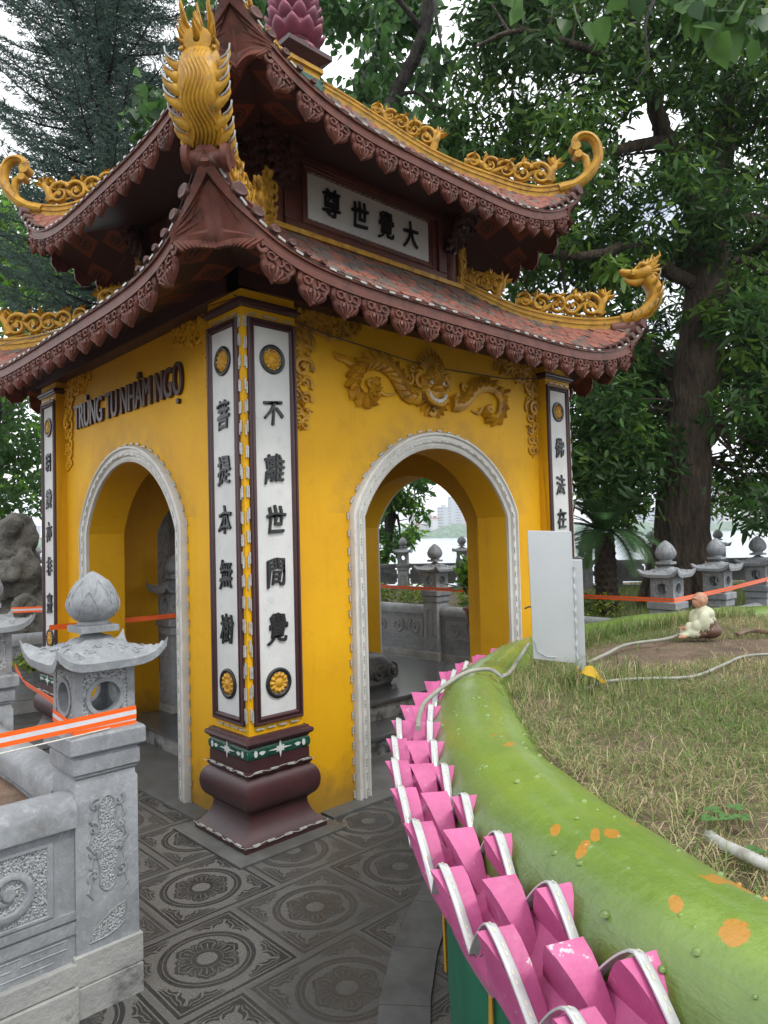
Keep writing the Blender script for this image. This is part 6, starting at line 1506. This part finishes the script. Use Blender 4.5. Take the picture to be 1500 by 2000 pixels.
simple_tree('broadleaf_tree', 'dark tree behind the pavilion, glimpsed through the left archway', gp(327, 9.0, -.05), [LEAF_DARK[0], LEAF_DARK[1], LEAF_LIGHT[1]], [([(300, 900), (380, 890), (390, 1000), (300, 1000)], 10, .25, .4)], 8.5, 10, .13, .35, (.5, .35), 70, 90, .30)
simple_tree('broadleaf_tree', 'dark mass of trees far behind the conifer at the left edge', gp(-260, 17, -.3), [LEAF_DARK[0], LEAF_DARK[1], LEAF_LIGHT[1]], [([(-250, 380), (10, 370), (60, 420), (20, 500), (-250, 540)], 22, .5, .8)], 15, 18, .20, .32, (.5, .4), 75, 130)
# cycad
cy = thing('cycad', 'cycad palm with a scaly dark trunk and arching fronds right of the silver sign', 'cycad', tuple(gp(1178, 8.2, .6)))
cb = gp(1180, 8.2, .58); ct = at(1180, 1040, 8.2); m = MB(); n_ = 26; rows = []
for i in range(n_):
    t = i/(n_-1); p = cb.lerp(ct, t); r_ = .125*(1-.2*t)*(1+.12*(i % 2)); rows.append([(p.x+r_*(1+.10*math.cos(9*a+i*2.1))*math.cos(a), p.y+r_*(1+.10*math.cos(9*a+i*2.1))*math.sin(a), p.z) for a in np.linspace(0, 2*math.pi, 28, endpoint=False)])
m.grid(rows, 0, cv=True); m.build('trunk', mat('cycad_bark', (.022, .017, .012), (.055, .04, .028), 25, .9, .8, 50, .01), cy, smooth=40)
FR = mv('cycad_frond', ((.026, .062, .022), (.045, .10, .03)), .45, .12); R_ = random.Random(8)
for k in range(30):
    m = MB(); a = k*2.4+R_.uniform(-.2, .2); el = RAD(R_.choice((70, 50, 35, 15, 0))); L = R_.uniform(.62, .95); d = Vector((math.cos(a), math.sin(a), 0)); P = []
    sd_ = d.cross(Vector((0, 0, 1)))
    for i in range(14): t = i/13; an = el-t*RAD(75); P.append((P[-1]+(d*math.cos(an)+Vector((0, 0, math.sin(an))))*L/13) if P else ct+Vector((0, 0, .02))+d*.05)
    m.tube(P, [.010*(1-.8*i/13) for i in range(14)], 5)
    for i in range(1, 14):
        for q in range(4):
            t = (i-q/4)/13; p = P[i].lerp(P[i-1], q/4); dd = (P[i]-P[i-1]).normalized()
            for s in (-1, 1):
                l_ = .17*math.sin(math.pi*min(1, .12+t*.88))**.6+.02; e = p+(sd_*s*.85+dd*.55+Vector((0, 0, .12))).normalized()*l_; w_ = dd*.0085
                m.add([p-w_, p+w_, e+Vector((0, 0, -.02))], [(0, 1, 2)])
    m.build('frond', FR, cy)
# hedge, potted plant, grass of the garden bed, plants in the left bed
pts = [(x, y, .60) for x, y in [(random.uniform(4.36, 11.5), random.uniform(-.2, 3.0)) for _ in range(30000)]]
pts = [q for q in pts if random.random() < 5.5/(q[0]-2)]
grass('grass', pts, 'bright green grass in the garden bed behind the lantern posts', .06, .13, .0022, .7, (.04, .04, 1.0))
HEDGE = [mv('hedge_leaf', ((.10, .17, .02), (.16, .24, .03)), .5, .3), mv('hedge_leaf_b', ((.06, .12, .02), (.08, .15, .02)), .5, .3), mv('hedge_leaf_c', ((.22, .28, .04), (.26, .30, .05)), .5, .3)]
hd_ = foliage('hedge', HEDGE, None, [(Vector((5.0+random.uniform(-.15, .5), y, .74)), .20, 130) for y in np.arange(.9, 6.0, .22)], .055, .45, (.4, .35), droop=-.2); tag(hd_, 'low yellow-green hedge behind the fence in the right archway', 'hedge')
def pot(name, label, p, s, mats, nclump, cat='potted plant'):
    r = thing(name, label, cat, tuple(p)); m = MB(); m.lathe([(.001, 0), (.10*s, 0), (.12*s, .02*s), (.165*s, .21*s), (.185*s, .215*s), (.185*s, .245*s), (.15*s, .245*s), (.13*s, .20*s), (.001, .19*s)], 28, tuple(p)); m.build('pot', mat('terracotta_pot', (.20, .075, .05), (.15, .055, .04), 9, .7), r, smooth=40)
    foliage('leaves', mats, r, [(Vector(p)+Vector((random.uniform(-.08, .08)*s, random.uniform(-.08, .08)*s, .42*s+.18*s*random.random())), .16*s, 40) for _ in range(nclump)], .17*s, .28, (.3, .4), droop=-.5); return r
pot('potted_plant', 'terracotta pot with a dark leafy plant at the right of the archway view', gp(934, 7.2, .62), 1.0, [LEAF_DARK[1], LEAF_LIGHT[1], LEAF_LIGHT[0]], 7)
ps_ = gp(62, 6.6, .42); sh = foliage('shrub', HEDGE, None, [(ps_+Vector((random.uniform(-.1, .1), random.uniform(-.1, .1), .1)), .12, 70) for _ in range(4)], .05, .45, (.3, .4), droop=-.2); tag(sh, 'small green shrub beside the far left column, behind the tape', 'shrub')
# further fence and post on the far left and behind the left archway
lantern(gp(342, 6.2, 0).x, gp(342, 6.2, 0).y, 'dark lantern post glimpsed through the left archway')
lpx = gp(342, 6.2, 0)
fence((lpx.x+.11, lpx.y), (lpx.x+1.3, lpx.y), 'fence panel glimpsed through the left archway', seed=11)
q1 = gp(88, 7.0, 0); q0 = gp(-40, 6.7, 0)
fence((q0.x, q0.y), (q1.x, q1.y), 'fence panel at the far left behind the column with vertical inscription', seed=12)
fence((q1.x, q1.y), (q1.x+1.2, q1.y+.2), 'fence panel hidden behind the left side of the pavilion', seed=13)
tape([gp(20, 6.9, .98), gp(90, 6.9, .985)], 'far piece of orange and white tape in front of the rockery', .055)
tape([(lpx.x-1.1, lpx.y-.13, .98), (lpx.x, lpx.y-.13, .975), (lpx.x+1.2, lpx.y-.13, .99)], 'orange tape glimpsed through the left archway', .04, white=TORANGE)
# rockery
def rock_mat():
    m_, t, b, oc = newmat('rockery_stone'); n1 = noise(t, 3.5, 9, .7, oc); v = voro(t, 4.5, oc); c = mixc(t, ramp(t, n1, .3, .7), (.07, .066, .058), (.21, .20, .175)); c = mixc(t, ramp(t, v, .0, .3), (.035, .033, .03), c); setc(t, b, c)
    bumpn(t, b, n1*1.5+v, 1.0, .12); b.inputs['Roughness'].default_value = .9; return m_
RK = rock_mat(); R_ = random.Random(33); parts = []
def rk(u, v, D, w_, h): 
    p = at(u, v, D); parts.append(((p.x, p.y, p.z), (w_, w_*.8, h)))
for u, v, w_, h in ((30, 1060, .26, .36), (20, 1110, .36, .35), (-20, 1140, .45, .5), (45, 1135, .25, .3), (62, 1165, .22, .22), (10, 1180, .5, .35), (-60, 1100, .5, .8), (28, 1028, .13, .12), (48, 1040, .10, .16), (60, 1062, .055, .12), (66, 1090, .045, .12), (58, 1128, .12, .10), (-100, 1180, .7, .5), (40, 1200, .4, .3), (75, 1190, .18, .2), (-10, 1225, .8, .4), (50, 1225, .5, .3), (12, 1040, .12, .12)): rk(u, v, 8.6+R_.uniform(-.25, .25), w_, h)
for i in range(46): rk(R_.uniform(-80, 70), R_.uniform(1080, 1215), 8.3+R_.uniform(-.2, .5), R_.uniform(.07, .16), R_.uniform(.05, .15))
rk_o = remeshed('rockery', parts, .035, RK, None, Matrix.Identity(4)); tag(rk_o, 'craggy grey artificial rock mound shaped like a stooping figure at the far left', 'rockery')
tx = bpy.data.textures.new('rockdisp', 'CLOUDS'); tx.noise_scale = .22; tx.noise_depth = 4; dm = rk_o.modifiers.new('d', 'DISPLACE'); dm.texture = tx; dm.strength = .16; dm.mid_level = .5; dm.texture_coords = 'GLOBAL'

# ------------------------------------------------------------------ air over the lake
m = MB(); m.box(-300, 1400, -300, 1500, -1.9, 75); hz = m.build('haze', None)
hm = bpy.data.materials.new('haze'); hm.use_nodes = True; t = hm.node_tree; t.nodes.clear(); o_ = t.nodes.new('ShaderNodeOutputMaterial'); v_ = t.nodes.new('ShaderNodeVolumePrincipled')
v_.inputs['Color'].default_value = (.86, .92, 1, 1); v_.inputs['Density'].default_value = .0005; v_.inputs['Anisotropy'].default_value = .3; t.links.new(v_.outputs[0], o_.inputs['Volume'])
hz.data.materials.clear(); hz.data.materials.append(hm); tag(hz, 'thin pale haze over the lake and far shore', kind='stuff')
